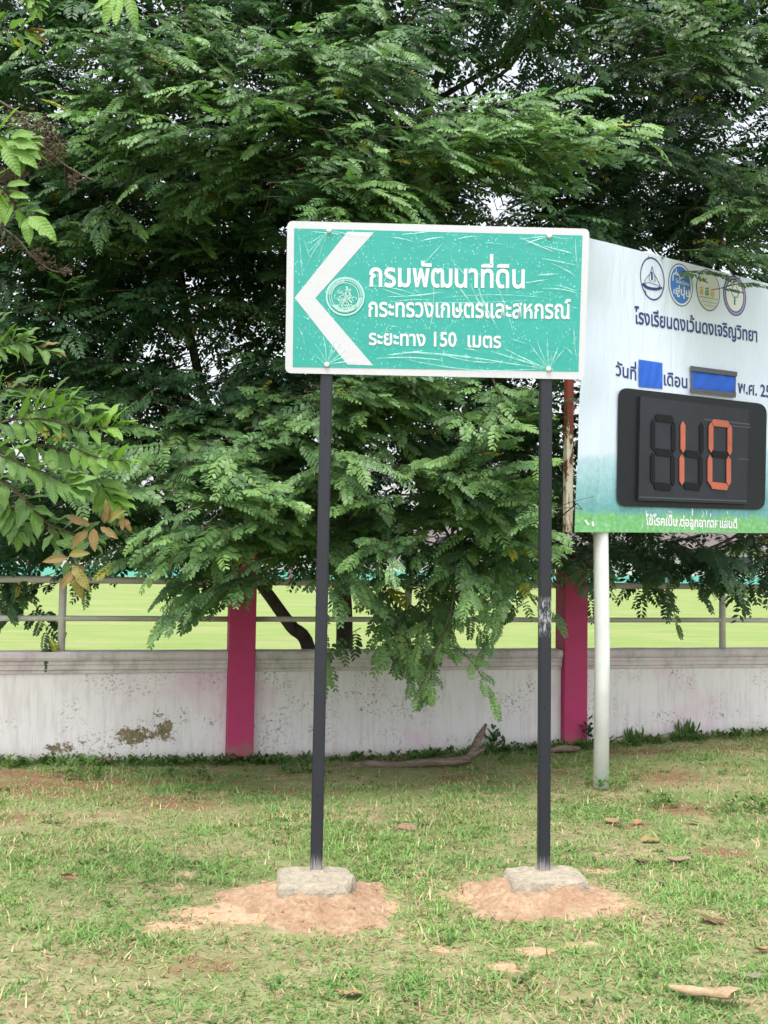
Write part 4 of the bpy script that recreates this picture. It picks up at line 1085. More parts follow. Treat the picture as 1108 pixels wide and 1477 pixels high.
for pts, r in (([(300, 600, 9.1), (250, 560, 8.6), (150, 530, 8.2), (60, 520, 8)], .03), ([(265, 430, 9.0), (200, 330, 8.4), (120, 260, 7.8)], .03), ([(350, 760, 9.2), (300, 700, 8.4), (240, 640, 7.6)], .025), ([(520, 600, 9.6), (600, 600, 8.6), (690, 640, 7.6), (720, 720, 7.0)], .025), ([(250, 300, 9.0), (330, 200, 8.2), (380, 130, 7.3)], .03),
               ([(560, 380, 9.5), (600, 300, 8.4), (660, 230, 7.4), (800, 190, 6.9)], .028), ([(620, 150, 9.5), (720, 90, 9.2), (800, 40, 8.8), (880, -20, 8.6)], .03), ([(590, 260, 9.5), (680, 140, 9.0), (745, 85, 8.8), (790, -30, 8.7)], .026), ([(496, 800, 9.7), (560, 740, 8.5), (640, 760, 7.4), (655, 860, 7.2), (618, 960, 7.2)], .016), ([(384, 850, 9.3), (300, 800, 8.2), (230, 800, 7)], .02), ([(497, 850, 9.7), (450, 780, 8.6), (410, 700, 7.3)], .022), ([(340, 480, 9.0), (400, 380, 9.2), (430, 250, 9.0), (380, 60, 8.9)], .03), ([(560, 380, 9.4), (460, 300, 8.6), (420, 200, 7.4)], .02), ([(230, 520, 8.9), (330, 640, 7.6), (390, 730, 7.1)], .012)):
    limb(tree_a, [at_y(*p) for p in pts], r, r * .3, None, 'limb', 8)

tree_b = empty('feathery_tree', (5.3, 11.2, 0), 'feathery-leaved tree rising behind and above the school billboard', 'tree')
cb = Crown()
fill_front(cb, FRONT2, rg)
fill_inside(cb, 1000, rg, 835, 1260, -330, 835, 8.6, 12.0, lowA)
fill_inside(cb, 170, rg, 835, 1120, -30, 340, 8.8, 12.0, lowA)
cb.build(tree_b, 160, (.032, .078, .036), (.13, .235, .075))
limb(tree_b, [(5.3, 11.2, -.2), (5.2, 11.1, 1.6), (4.9, 10.9, 3.0), (4.6, 10.6, 4.4), (4.4, 10.4, 6.5)], .13, .04, None, 'trunk', 14)
for pts, r in (([(1170, 130, 10.4), (1080, 121, 9.9), (1000, 128, 9.4), (930, 132, 9.0)], .03), ([(1080, 121, 9.9), (1050, 100, 9.4), (1010, 60, 9.)], .016), ([(1030, 124, 9.6), (1060, 160, 9.3), (1090, 190, 9.2)], .011), ([(1180, 300, 10.4), (1080, 310, 9.2), (1040, 350, 8.2), (1060, 400, 7.4)], .02), ([(1180, 200, 10.5), (980, 240, 9.6), (880, 260, 9.)], .024), ([(1200, 560, 10.8), (1100, 740, 9.8), (1000, 800, 9.2)], .026), ([(1005, 128, 9.4), (1040, 165, 9.2), (1062, 210, 9.2)], .008)):
    limb(tree_b, [at_y(*p) for p in pts], r, r * .3, None, 'limb', 8)

# ------------------------------------------------------------------ broad-leaved tree reaching in from the left
def broad_leaf(seed):
    r = random.Random(seed); n = 8; V = []; F = []
    curl = r.uniform(-.25, .45); fold = r.uniform(.12, .42); wv = r.uniform(.0, .05); ph = r.uniform(0, 6)
    wmax = r.uniform(.19, .25)
    for i in range(n + 1):
        t = i / n; w = wmax * (math.sin(math.pi * t ** .82) ** .75) if 0 < i < n else .004
        zc = -curl * t * t * .6 + .06 * math.sin(t * 3)
        for s in (-1, -.55, 0, .55, 1):
            b = 1.0
            if abs(s) == 1 and 1 < i < n and r.random() < .14: b = r.uniform(.6, .85)
            V.append((t, s * w * b, zc + abs(s) * w * fold + wv * math.sin(ph + t * 14) * abs(s)))
    for i in range(n):
        for j in range(4): a = i * 5 + j; F.append((a, a + 1, a + 6, a + 5))
    return np_mesh('leaf', np.array(V), np.array(F), smooth=True)
BL_ME = [broad_leaf(60 + k) for k in range(7)]
for m in BL_ME: m.materials.append(M['broad_leaf'])
broad = empty('broadleaf_tree', (-3.1, 4.6, 0), 'broad-leaved tree with young bronze leaves and brown seed clusters reaching in from the left', 'tree')
limb(broad, [(-3.1, 4.6, -.2), (-3.05, 4.6, 1.2), (-2.95, 4.55, 2.2), (-2.8, 4.5, 3.6), (-2.7, 4.5, 5.0)], .11, .05, None, 'trunk', 14)
rb = random.Random(33)
def one_leaf(o, d, size, colr, upv=None, w=1.0):
    d = Vector(d).normalized(); up = Vector(upv or (rb.gauss(0, .25), -.45 + rb.gauss(0, .25), 1)); z = up - d * up.dot(d)
    if z.length < .1: z = Vector((0, -1, 0)) - d * (-d.y)
    z.normalize(); y = z.cross(d)
    ob = bpy.data.objects.new('leaf', rb.choice(BL_ME))
    a, b, c = d * size, y * size * w, z * size
    ob.matrix_world = Matrix(((a.x, b.x, c.x, o.x), (a.y, b.y, c.y, o.y), (a.z, b.z, c.z, o.z), (0, 0, 0, 1)))
    ob.color = (*colr, 1); COL.objects.link(ob); ob.parent = broad; ob.matrix_parent_inverse = parent_inv(broad)
    return ob
GREEN = [(.12, .23, .065), (.14, .265, .07), (.1, .19, .06), (.165, .30, .075), (.115, .21, .07)]
LIME = [(.17, .32, .05), (.2, .36, .06), (.15, .29, .05)]
BRONZE = [(.25, .16, .055), (.27, .15, .075), (.26, .22, .06), (.3, .19, .09)]
def v3(px, py, Y): return at_y(px, py, Y)
def shoot(pxs, Y, r, nl, size, cols, endcols=None, side=1.0):
    """branch through pixel points at distance Y (start may be nearer the trunk), leaves on both sides"""
    pts = [v3(x, y, (Y[i] if hasattr(Y, '__len__') else Y)) for i, (x, y) in enumerate(pxs)]
    limb(broad, pts, r, r * .35, M['twig'], 'branch', 7)
    n = len(pts) - 1
    nl = int(nl * 1.9)
    for k in range(nl):
        t = (.1 + .9 * (k + .5) / nl) * n; i = min(n - 1, int(t)); o = pts[i].lerp(pts[i + 1], t - i)
        dd = (pts[i + 1] - pts[i]).normalized()
        s = dd.cross(Vector((0, 1, 0))).normalized() * (1 if k % 2 else -1)
        d = dd * rb.uniform(.5, 1.1) + s * rb.uniform(.6, 1.0) * side + Vector((0, rb.uniform(-.5, .1), rb.uniform(-.3, .12)))
        f = t / n
        c = rb.choice(endcols) if endcols and f > .8 else rb.choice(cols)
        one_leaf(o, d, size * rb.uniform(.75, 1.15) * (1 - .25 * f), c)
    d = (pts[-1] - pts[-2]).normalized()
    for q in (-.5, 0, .5):
        one_leaf(pts[-1], d + Vector((q, rb.uniform(-.3, .1), rb.uniform(-.2, .2))), size * .75, rb.choice(endcols or cols))
S = .142
# main spray at left-middle
shoot([(-260, 560), (-60, 650), (30, 715), (70, 755), (120, 775)], [4.5, 4.4, 4.3, 4.3, 4.3], .012, 15, S, GREEN)
shoot([(-60, 650), (20, 640), (90, 650), (140, 690), (160, 720)], [4.4, 4.35, 4.25, 4.2, 4.2], .007, 15, S, GREEN, LIME)
shoot([(-60, 650), (0, 610), (70, 605), (120, 620), (165, 615)], [4.4, 4.3, 4.2, 4.15, 4.15], .006, 14, S * .95, GREEN, LIME)
shoot([(0, 610), (60, 590), (105, 585), (140, 598)], [4.3, 4.25, 4.2, 4.2], .005, 9, S * .9, GREEN[:2] + LIME)
shoot([(-40, 600), (10, 560), (60, 560), (95, 575)], [4.4, 4.45, 4.5, 4.5], .005, 10, S, GREEN)
shoot([(-40, 690), (10, 720), (30, 760)], [4.4, 4.4, 4.4], .004, 7, S, GREEN)
shoot([(95, 640), (140, 660), (180, 665)], [4.2, 4.15, 4.1], .004, 7, S * .8, LIME + GREEN[3:4])
shoot([(-50, 630), (10, 660), (60, 680), (100, 700)], [4.3, 4.15, 4.1, 4.1], .005, 12, S, GREEN)
shoot([(70, 755), (85, 790), (95, 805), (105, 820)], [4.3, 4.25, 4.2, 4.2], .004, 5, S * .7, GREEN[:3], BRONZE)
for (px, py), dxy, sz in (((98, 805), (-.9, -.15), .1), ((100, 800), (.9, .05), .09), ((105, 815), (.6, -.8), .13), ((110, 822), (-.5, -.7), .1), ((108, 818), (.25, -1), .13), ((130, 758), (-.8, .3), .1), ((135, 762), (.1, -.6), .1), ((150, 755), (.2, .7), .08), ((155, 752), (.6, .35), .09), ((128, 765), (-.5, -.5), .1), ((145, 760), (.8, -.5), .09), ((176, 745), (.1, -.8), .06), ((180, 748), (.4, -.7), .06), ((160, 748), (-.2, .8), .08)):
    one_leaf(v3(px, py, 4.15), (dxy[0], -.15, dxy[1]), sz, rb.choice(BRONZE), (0, -1, .35), .9)
# higher small sprays with bronze tips
shoot([(-60, 470), (-5, 480), (30, 492), (70, 505)], [4.6, 4.7, 4.8, 4.8], .005, 8, S * .9, GREEN, GREEN[:2] + BRONZE[:1])
shoot([(-60, 540), (-10, 545), (15, 552)], [4.5, 4.5, 4.5], .004, 4, S * .7, GREEN, BRONZE)
shoot([(-40, 500), (0, 500), (25, 494)], [4.3, 4.3, 4.3], .004, 5, S * .8, LIME + GREEN)
shoot([(-80, 180), (-20, 190), (10, 200), (30, 215)], [3.9, 3.9, 3.9, 3.9], .005, 9, .15, LIME + GREEN[3:4])
shoot([(-50, 260), (0, 270), (20, 295), (38, 312)], [3.9, 3.9, 3.9, 3.9], .005, 6, .13, LIME + GREEN[3:4])
for (px, py), dxy, sz in (((42, 312), (.7, -.62), .15), ((40, 314), (.12, -1), .11), ((8, 205), (.9, -.2), .14), ((5, 212), (.5, -.8), .14), ((18, 215), (.8, -.6), .13), ((15, 198), (.9, .1), .1), ((10, 268), (.9, .05), .09), ((14, 282), (.9, -.15), .08)):
    one_leaf(v3(px, py, 3.85), (dxy[0], -.1, dxy[1]), sz, rb.choice(LIME), (0, -1, .45))
# top edge leaves
shoot([(-200, -120), (0, -60), (90, -40), (150, -20), (176, -8)], [4.4, 4.2, 4.0, 3.9, 3.9], .007, 9, .14, LIME + GREEN[3:4])
for (px, py), dxy, sz in (((165, -6), (-.25, -1), .13), ((172, -4), (-.02, -1), .13), ((186, -4), (.28, -1), .14), ((160, -5), (-.5, -.6), .09)):
    one_leaf(v3(px, py, 3.85), (dxy[0], -.1, dxy[1]), sz, rb.choice(LIME), (0, -1, .3), .85)
shoot([(-120, 20), (-30, 35), (10, 42), (40, 46)], [4.2, 4.1, 4.1, 4.1], .005, 6, .12, GREEN + LIME, BRONZE[1:2] + LIME)
shoot([(20, -40), (45, -10), (52, 8)], [4.3, 4.3, 4.3], .003, 5, .1, LIME)
# dry brown seed clusters: arching stalks with many tiny capsules
seedm = simple('brown_seed_capsule', (.085, .06, .042), .8, .2, .4, 60)
stalkm = simple('dry_stalk', (.15, .115, .085), .8, .2, .3, 40)
def seed_cluster(pxs, Y, blob, n):
    pts = [v3(x, y, Y) for x, y in pxs]
    br = limb(broad, pts, .0045, .002, stalkm, 'seed_stalk', 6)
    bm = bmesh.new()
    for k in range(n):
        cx, cy, rx, ry = rb.choice(blob)
        a = rb.uniform(0, 6.28); r = math.sqrt(rb.random())
        p = v3(cx + rx * r * math.cos(a), cy + ry * r * math.sin(a), Y + rb.uniform(-.12, .12))
        mm = Matrix.Translation(p) @ Matrix.Scale(rb.uniform(.0042, .0072), 4)
        bmesh.ops.create_icosphere(bm, subdivisions=1, radius=1, matrix=mm)
        q = min((pts[i].lerp(pts[i + 1], t) for i in range(len(pts) - 1) for t in (0, .25, .5, .75)), key=lambda w: (w - p).length) if k % 3 == 0 else p + Vector((rb.uniform(-.03, .03), rb.uniform(-.02, .02), rb.uniform(.0, .035)))
        mid = p.lerp(q, .5) + Vector((rb.uniform(-.01, .01), 0, rb.uniform(-.01, .01)))
        add_tube(bm, [q, mid, p], .0011, 3, False)
    o = link('seed_cluster', bm_mesh('seed_cluster', bm, True), br, seedm); o['kind'] = 'stuff'
seed_cluster([(-60, 110), (10, 152), (45, 172), (75, 190), (92, 215)], 4.1, [(45, 185, 38, 30), (70, 200, 22, 30), (30, 170, 30, 18), (80, 215, 18, 24)], 190)
seed_cluster([(30, 168), (55, 200), (75, 222), (100, 242), (135, 260)], 4.15, [(40, 215, 40, 20), (105, 262, 8, 14), (66, 235, 18, 14)], 90)
seed_cluster([(-70, 230), (-10, 262), (8, 300), (0, 335)], 4.0, [(5, 262, 22, 32), (12, 300, 12, 24), (25, 250, 16, 10), (-5, 320, 16, 18)], 170)
seed_cluster([(-40, 300), (20, 340), (45, 368), (75, 390), (102, 392)], 4.1, [(70, 378, 20, 14), (95, 392, 8, 6), (55, 368, 12, 8), (15, 350, 18, 12)], 80)

# ------------------------------------------------------------------ far side of the field
school = empty('school_building', (14, 108, 0), 'low white school building with teal base strip, glimpsed across the field below the leaves', 'building')
far_w = simple('far_white_wall', (.6, .6, .6), .8); far_t = simple('teal_paint', (.16, .48, .43), .7); far_b = simple('far_brown_roof', (.12, .10, .10), .8); far_g = simple('far_window', (.06, .07, .1), .2)
def bx(name, x0, x1, y0, y1, z0, z1, mat, parent):
    bm = bmesh.new(); add_box(bm, (x0, y0, z0), (x1 - x0, 0, 0), (0, y1 - y0, 0), (0, 0, z1 - z0)); return link(name, bm_mesh(name, bm), parent, mat)
bx('wall', -60, 60, 108, 116, .9, 3.6, far_w, school); bx('base_strip', -60, 60, 107.9, 116, -.1, .9, far_t, school)
bm = bmesh.new(); add_prism(bm, [(-61, 106.8, 3.6), (-61, 117.2, 3.6), (-61, 112, 5.8)], (122, 0, 0)); link('roof', bm_mesh('roof', bm), school, far_b)
for k in range(24):
    x = -57 + k * 4.9; bx('window', x, x + 2.2, 107.93, 108.05, 1.5, 2.9, far_g, school)
    if k % 4 == 1: bx('column', x + 3.1, x + 3.6, 107.2, 107.7, -.1, 3.6, far_b if k % 8 == 1 else far_w, school)
# far trees behind the school
def treeline():
    r = random.Random(4); Vs, Fs, n = [], [], 0; Cs = []
    for k in range(5200):
        x = r.uniform(-75, 75); y = r.uniform(125, 138); h = 5.5 + 3.5 * float(fbm(x * .12, 3, 9, 3)); z = h * math.sqrt(r.random())
        s = r.uniform(.5, 1.2); c = np.array([x, y, z])
        V = c + np.array([[r.gauss(0, s), r.gauss(0, s), r.gauss(0, s * .6)] for _ in range(3)]); Vs.append(V); Fs.append([[n, n + 1, n + 2]]); n += 3
        Cs.append(np.repeat(np.array([[.05, .1, .04]]) * r.uniform(.7, 1.5), 3, 0))
    tag(link('treeline', np_mesh('treeline', np.vstack(Vs), np.vstack(Fs), np.vstack(Cs)), None, M['leaf_mass']), kind='stuff')
treeline()

# ------------------------------------------------------------------ grass on the verge
def grass():
    n = 1450000
    x = rng.uniform(-4.6, 5.6, n); yv = rng.uniform(2.5, 10.3, n)
    keep = yv < wall_y(x) + .0
    # thin the parts the picture hardly sees: outside the view wedge
    keep &= np.abs(x) < yv * .37 + .75
    keep &= rng.random(n) < np.clip(1.25 - (yv - 3.0) * .095, .55, 1)
    s = patch(SAND, x, yv); d = patch(DIRT, x, yv)
    cl = fbm(x * 2.1, yv * 2.1, 31, 4); cl2 = fbm(x * 7.5, yv * 7.5, 41, 3)
    dens = np.clip((cl - .33) * 4.2, .38, 1) * np.clip((cl2 - .28) * 4, .34, 1)
    dens *= np.clip(1 - s * 1.25, .01, 1) * np.clip(1 - d * 1.0, .1, 1)
    wd = wall_y(x) - yv
    dens = np.where(wd < .22, np.maximum(dens, .45), dens)
    for c, r in ((fc_l, .27), (fc_r, .23)):
        q = np.hypot((x - c.x) / 1.12, yv - c.y + .04) + (fbm(x * 5, yv * 5, 66, 3) - .5) * .3; dens *= sstep(r, r + .2, q) * .93 + .07 * (q > .2)
        keep &= q > .235
    keep &= rng.random(n) < dens
    x, yv, cl, cl2, wd = x[keep], yv[keep], cl[keep], cl2[keep], wd[keep]; n = len(x)
    z = gz(x, yv)
    tall = np.where(wd < .3, 1.35, 1.0) * (.65 + .7 * cl)
    L = rng.gamma(4, .006, n) * tall * 1.1 + .014
    w = rng.uniform(.004, .0078, n)
    az = rng.uniform(0, 2 * np.pi, n); lean = np.clip(rng.normal(1.08, .3, n), .1, 1.5); bend = rng.uniform(0, .6, n)
    ca, sa = np.cos(az), np.sin(az)
    def P(t):
        le = lean + bend * t
        h = L * t
        return np.stack([x + ca * h * np.sin(le), yv + sa * h * np.sin(le), z - .004 + h * np.cos(le).clip(.05)], 1)
    sd = np.stack([-sa, ca, np.zeros(n)], 1)
    p0, p1, p2 = P(np.zeros(n)), P(np.full(n, .55)), P(np.ones(n))
    V = np.stack([p0 - sd * w[:, None] * .5, p0 + sd * w[:, None] * .5, p1 - sd * w[:, None] * .42, p1 + sd * w[:, None] * .42, p2], 1).reshape(-1, 3)
    b = np.arange(n) * 5
    F = np.concatenate([np.stack([b, b + 1, b + 3], 1), np.stack([b, b + 3, b + 2], 1), np.stack([b + 2, b + 3, b + 4], 1)])
    hue = np.clip(rng.normal(.45, .25, n) + (fbm(x * 1.1 + 5, yv * 1.1, 51, 3) - .5) * 1.3, 0, 1)[:, None]
    c = np.array([.13, .285, .07]) * (1 - hue) + np.array([.265, .40, .125]) * hue
    dryp = .13 + .9 * np.clip(.55 - cl2, 0, .5) + .25 * (fbm(x * 1.4, yv * 1.4, 77, 3) > .55)
    dry = rng.random(n) < dryp
    c[dry] = np.array([.46, .37, .22]) * rng.uniform(.6, 1.25, dry.sum())[:, None]
    c *= rng.uniform(.75, 1.25, n)[:, None]
    me = np_mesh('grass', V, F, np.repeat(c, 5, 0))
    tag(link('grass', me, None, M['grass']), kind='stuff')
    return n
n_grass = grass()
print('GRASS', n_grass, 'LEAVES', len(ca.leaf), len(cb.leaf))

# dry straw lying on the ground
def straw():
    n = 17000
    x = rng.uniform(-3.2, 4, n); y = 2.6 + rng.random(n) ** 1.3 * 6.6
    k = (np.abs(x) < y * .37 + .5) & (y < wall_y(x) - .05) & (rng.random(n) < np.clip(fbm(x * 1.8, y * 1.8, 91, 3) * 2.6 - .7, .12, 1)) & ((patch(SAND, x, y) < .6) | (rng.random(n) < .35))
    for c in (fc_l, fc_r): k &= np.hypot(x - c.x, y - c.y) > .24
    x, y = x[k], y[k]; n = len(x); z = np.array([top_z(a, b) for a, b in zip(x, y)]) + rng.uniform(.003, .018, n)
    a = rng.uniform(0, 6.28, n); L = rng.gamma(2.2, .017, n) + .012; w = rng.uniform(.0015, .0038, n); bd = rng.normal(0, .35, n)
    d0 = np.stack([np.cos(a), np.sin(a), rng.normal(0, .08, n)], 1); d1 = np.stack([np.cos(a + bd), np.sin(a + bd), rng.normal(0, .12, n)], 1)
    p0 = np.stack([x, y, z], 1); p1 = p0 + d0 * L[:, None] * .5; p2 = p1 + d1 * L[:, None] * .5
    s = np.stack([-np.sin(a), np.cos(a), np.full(n, .25)], 1) * w[:, None] * .5
    V = np.stack([p0 - s, p0 + s, p1 - s, p1 + s, p2 - s * .4, p2 + s * .4], 1).reshape(-1, 3); b = np.arange(n) * 6
    F = np.concatenate([np.stack([b, b + 1, b + 3, b + 2], 1), np.stack([b + 2, b + 3, b + 5, b + 4], 1)])
    c = np.where(rng.random(n)[:, None] < .3, np.array([.2, .13, .08])[None], np.array([.44, .36, .22])[None]) * rng.uniform(.5, 1.2, n)[:, None]
    tag(link('straw', np_mesh('straw', V, F, np.repeat(c, 6, 0)), None, M['grass']), kind='stuff')
straw()
# crumbs of soil and tiny stones
def crumbs():
    bm = bmesh.new(); r = random.Random(8)
    spots = [(fc_l.x - .05, fc_l.y - .05, .66), (fc_r.x - .05, fc_r.y - .05, .58)]
    for k in range(1150):
        if k < 870: cx, cy, rr = spots[k % 2]; a = r.uniform(0, 6.28); q = rr * (.35 + .65 * math.sqrt(r.random())); x, y = cx + q * math.cos(a) * 1.1, cy + q * math.sin(a)
        else: y = r.uniform(3.3, 8.0); x = r.uniform(-.37, .37) * y
        z = top_z(x, y)
        s = r.uniform(.003, .009) * (1.8 if k % 17 == 0 else 1)
        bmesh.ops.create_icosphere(bm, subdivisions=1, radius=1, matrix=Matrix.Translation((x, y, z + s * .2)) @ Matrix.Rotation(r.uniform(0, 3), 4, 'Z') @ Matrix.Diagonal((s * r.uniform(.8, 1.5), s, s * .7, 1)))
    tag(link('soil_crumbs', bm_mesh('soil_crumbs', bm), None, M['sand']), kind='stuff')
crumbs()

# low broad weeds: ground cover along the wall foot and in the turf
def small_leaf_geo():
    V = [(0, 0, 0), (.35, .2, .05), (.35, -.2, .05), (.75, .19, .03), (.75, -.19, .03), (1, 0, -.05)]
    F = [(0, 2, 1), (1, 2, 4), (1, 4, 3), (3, 4, 5)]
    return np.array(V), np.array(F)
SLV, SLF = small_leaf_geo()
def weed_geo(cx, cy, spread, h, nst, r, leaf=.035, kind='broad'):
    Vs, Fs, n = [], [], 0
    for k in range(nst):
        a = r.uniform(0, 6.28); q = spread * math.sqrt(r.random()); x, y = cx + q * math.cos(a), cy + q * math.sin(a); z = float(gz(x, y)) - .005
        hh = h * r.uniform(.5, 1.1)
        for j in range(r.choice((3, 4, 5))):
            b = r.uniform(0, 6.28); el_ = r.uniform(.1, .8) if kind == 'broad' else r.uniform(.9, 1.4); sz = leaf * r.uniform(.6, 1.2) * (1 if kind == 'broad' else 3)
            d = Vector((math.cos(b) * math.cos(el_), math.sin(b) * math.cos(el_), math.sin(el_))); s = Vector((-math.sin(b), math.cos(b), 0)); u = d.cross(s) * -1
            if kind != 'broad': s = s * .35
            Rm = np.array([[d.x, s.x, u.x], [d.y, s.y, u.y], [d.z, s.z, u.z]]) * sz
            hz = hh * r.uniform(.35, 1) if kind == 'broad' else 0
            Vs.append(SLV @ Rm.T + np.array([x, y, z + hz])); Fs.append(SLF + n); n += 6
        if kind == 'broad':
            Vs.append(np.array([[x - .0015, y, z], [x + .0015, y, z], [x, y + .001, z + hh], [x, y, z + hh], [x, y, z], [x, y, z]])); Fs.append(np.array([[0, 1, 2], [0, 2, 3]]) + n); n += 6
    return np.vstack(Vs), np.vstack(Fs)
r = random.Random(17)
Vs, Fs, Cs, n = [], [], [], 0
for k in range(380):
    if k < 270:
        x = r.uniform(-3.2, 3.9); y = float(wall_y(x)) - .09 - abs(r.gauss(0, .11)); sp, h, ns = .05, .07, 4
    else:
        y = r.uniform(3.3, 8.4); x = r.uniform(-.4, .4) * y; sp, h, ns = .05, .025, 4
        if float(patch(SAND, x, y)) > .35: continue
    if math.hypot(x - fc_l.x, y - fc_l.y) < .5 or math.hypot(x - fc_r.x, y - fc_r.y) < .45: continue
    V, F = weed_geo(x, y, sp, h, ns, r, .046 if k < 270 else .026)
    Vs.append(V); Fs.append(F + n); n += len(V)
    c = np.array(r.choice(((.07, .15, .035), (.1, .2, .045), (.12, .22, .05), (.06, .125, .03)))); Cs.append(np.repeat(c[None], len(V), 0))
tag(link('ground_cover', np_mesh('ground_cover', np.vstack(Vs), np.vstack(Fs), np.vstack(Cs)), None, M['grass']), kind='stuff')
WEEDS = [(118, 1112, .22, .12, 26, .055, 'broad', (.085, .18, .04), 'low clump of broad light-green weeds at the wall foot in the left corner'),
         (270, 1108, .14, .1, 14, .045, 'broad', (.09, .17, .04), 'small leafy weed patch at the wall foot just left of the left magenta pillar'),
         (712, 1074, .1, .2, 14, .07, 'broad', (.06, .13, .035), 'leafy weed growing behind the upturned end of the fallen branch'),
         (845, 1060, .05, .28, 9, .075, 'broad', (.05, .11, .035), 'dark-leaved sapling squeezed between the right magenta pillar and the white post'),
         (872, 1132, .16, .09, 22, .05, 'broad', (.1, .22, .045), 'bright green creeping weed round the foot of the white round post'),
         (992, 1052, .07, .12, 9, .06, 'blade', (.1, .19, .06), 'upright grassy weed with pointed blades against the wall below the billboard'),
         (1078, 1172, .16, .1, 20, .05, 'broad', (.085, .17, .04), 'leafy weed clump in the turf near the right edge below the billboard'),
         (955, 1160, .14, .06, 16, .045, 'broad', (.09, .19, .04), 'low creeping weed in the grass right of the white post'),
         (915, 1052, .08, .1, 8, .05, 'blade', (.1, .18, .05), 'short tuft of pointed grass at the wall just right of the white post'),
         (430, 1102, .15, .09, 16, .045, 'broad', (.08, .16, .04), 'leafy weeds at the wall foot between the left magenta pillar and the left black post'),
         (745, 1092, .16, .08, 16, .05, 'broad', (.09, .19, .04), 'green weeds at the wall foot just left of the right black post')]
for px, py, sp, h, ns, lf, kd, colr, lab in WEEDS:
    p = at_z(px, py, 0); wy = float(wall_y(p.x)) - .12
    if p.y > wy: p = Vector((p.x * wy / p.y, wy, 0))
    V, F = weed_geo(p.x, p.y, sp, h, ns, r, lf, kd)
    o = link('weed', np_mesh('weed', V, F), None, M['weed']); o.color = (*colr, 1)
    tag(o, lab, 'weed', 'weeds along the wall and in the turf')

# ------------------------------------------------------------------ fallen branch
db = empty('fallen_branch', at_z(600, 1105, 0), 'weathered fallen branch with one end turned up, lying in front of the wall', 'fallen branch')
def on_ground(px, py, h=0.0):
    p = at_z(px, py, 0); z = float(gz(p.x, p.y)); p = at_z(px, py, z + h); return p
Yb = on_ground(600, 1108).y
log = [at_y(470, 1107, Yb), at_y(535, 1102, Yb), at_y(575, 1105, Yb), at_y(620, 1099, Yb), at_y(655, 1098, Yb), at_y(676, 1094, Yb), at_y(684, 1080, Yb + .03), at_y(692, 1062, Yb + .06), at_y(701, 1044, Yb + .1)]
def wood_mat():
    t = NT('weathered_wood'); v = t.coord('Object', (.5, 2, 2)); a = t.noise(14, 8, .75, v, .5)
    c = t.ramp(a, [(.3, (.07, .055, .045)), (.5, (.2, .155, .12)), (.62, (.3, .25, .2)), (.75, (.42, .33, .24))])
    return t.finish(c, .9, .1, a, 1.0, .02)
M['wood'] = wood_mat()
bm = bmesh.new(); add_tube(bm, log, [.02, .032, .036, .034, .034, .038, .032, .026, .008], 12)
for v in bm.verts: v.co += Vector((random.uniform(-.006, .006), random.uniform(-.006, .006), random.uniform(-.005, .005)))
link('stem', bm_mesh('stem', bm, True), db, M['wood'])
bm = bmesh.new(); add_tube(bm, [at_y(676, 1092, Yb), at_y(690, 1084, Yb + .02), at_y(700, 1080, Yb + .05)], [.028, .02, .012], 8)
link('side_stub', bm_mesh('side_stub', bm, True), db, M['wood'])

# ------------------------------------------------------------------ fallen leaves
def dry_leaf_me(seed):
    r = random.Random(seed); n = 7; V = []; F = []
    cu = r.uniform(.2, .7); tw = r.uniform(-.4, .4)
    for i in range(n + 1):
        t = i / n; w = .26 * (math.sin(math.pi * t ** .85) ** .7) if 0 < i < n else .008
        for s in (-1, -.5, 0, .5, 1):
            b = r.uniform(.85, 1.1)
            V.append((t - .5, s * w * b * math.cos(cu * abs(s) * .8), .22 * cu * w / .26 * s * s + .07 * math.sin(t * 6 + seed) + tw * .12 * s * t + .12 * (t - .5) ** 2))
    for i in range(n):
        for j in range(4): a = i * 5 + j; F.append((a, a + 1, a + 6, a + 5))
    return np_mesh('dry_leaf', np.array(V), np.array(F), smooth=True)
def dry_mat():
    t = NT('dry_leaf'); v = t.coord('Object'); a = t.noise(6, 5, .65, v)
    oc = t.n('ObjectInfo').outputs['Color']
    c = t.mix(a, t.mix(1.0, oc, (.6, .55, .5), 'MULTIPLY'), oc)
    return t.finish(c, .7, .25, t.noise(22, 4, .6, v), .4, .02)
M['dry'] = dry_mat()
DL = [dry_leaf_me(k) for k in range(5)]
for m in DL: m.materials.append(M['dry'])
TAN = (.36, .25, .15); BRN = (.17, .105, .065); ORG = (.42, .24, .13); GRY = (.3, .245, .19)
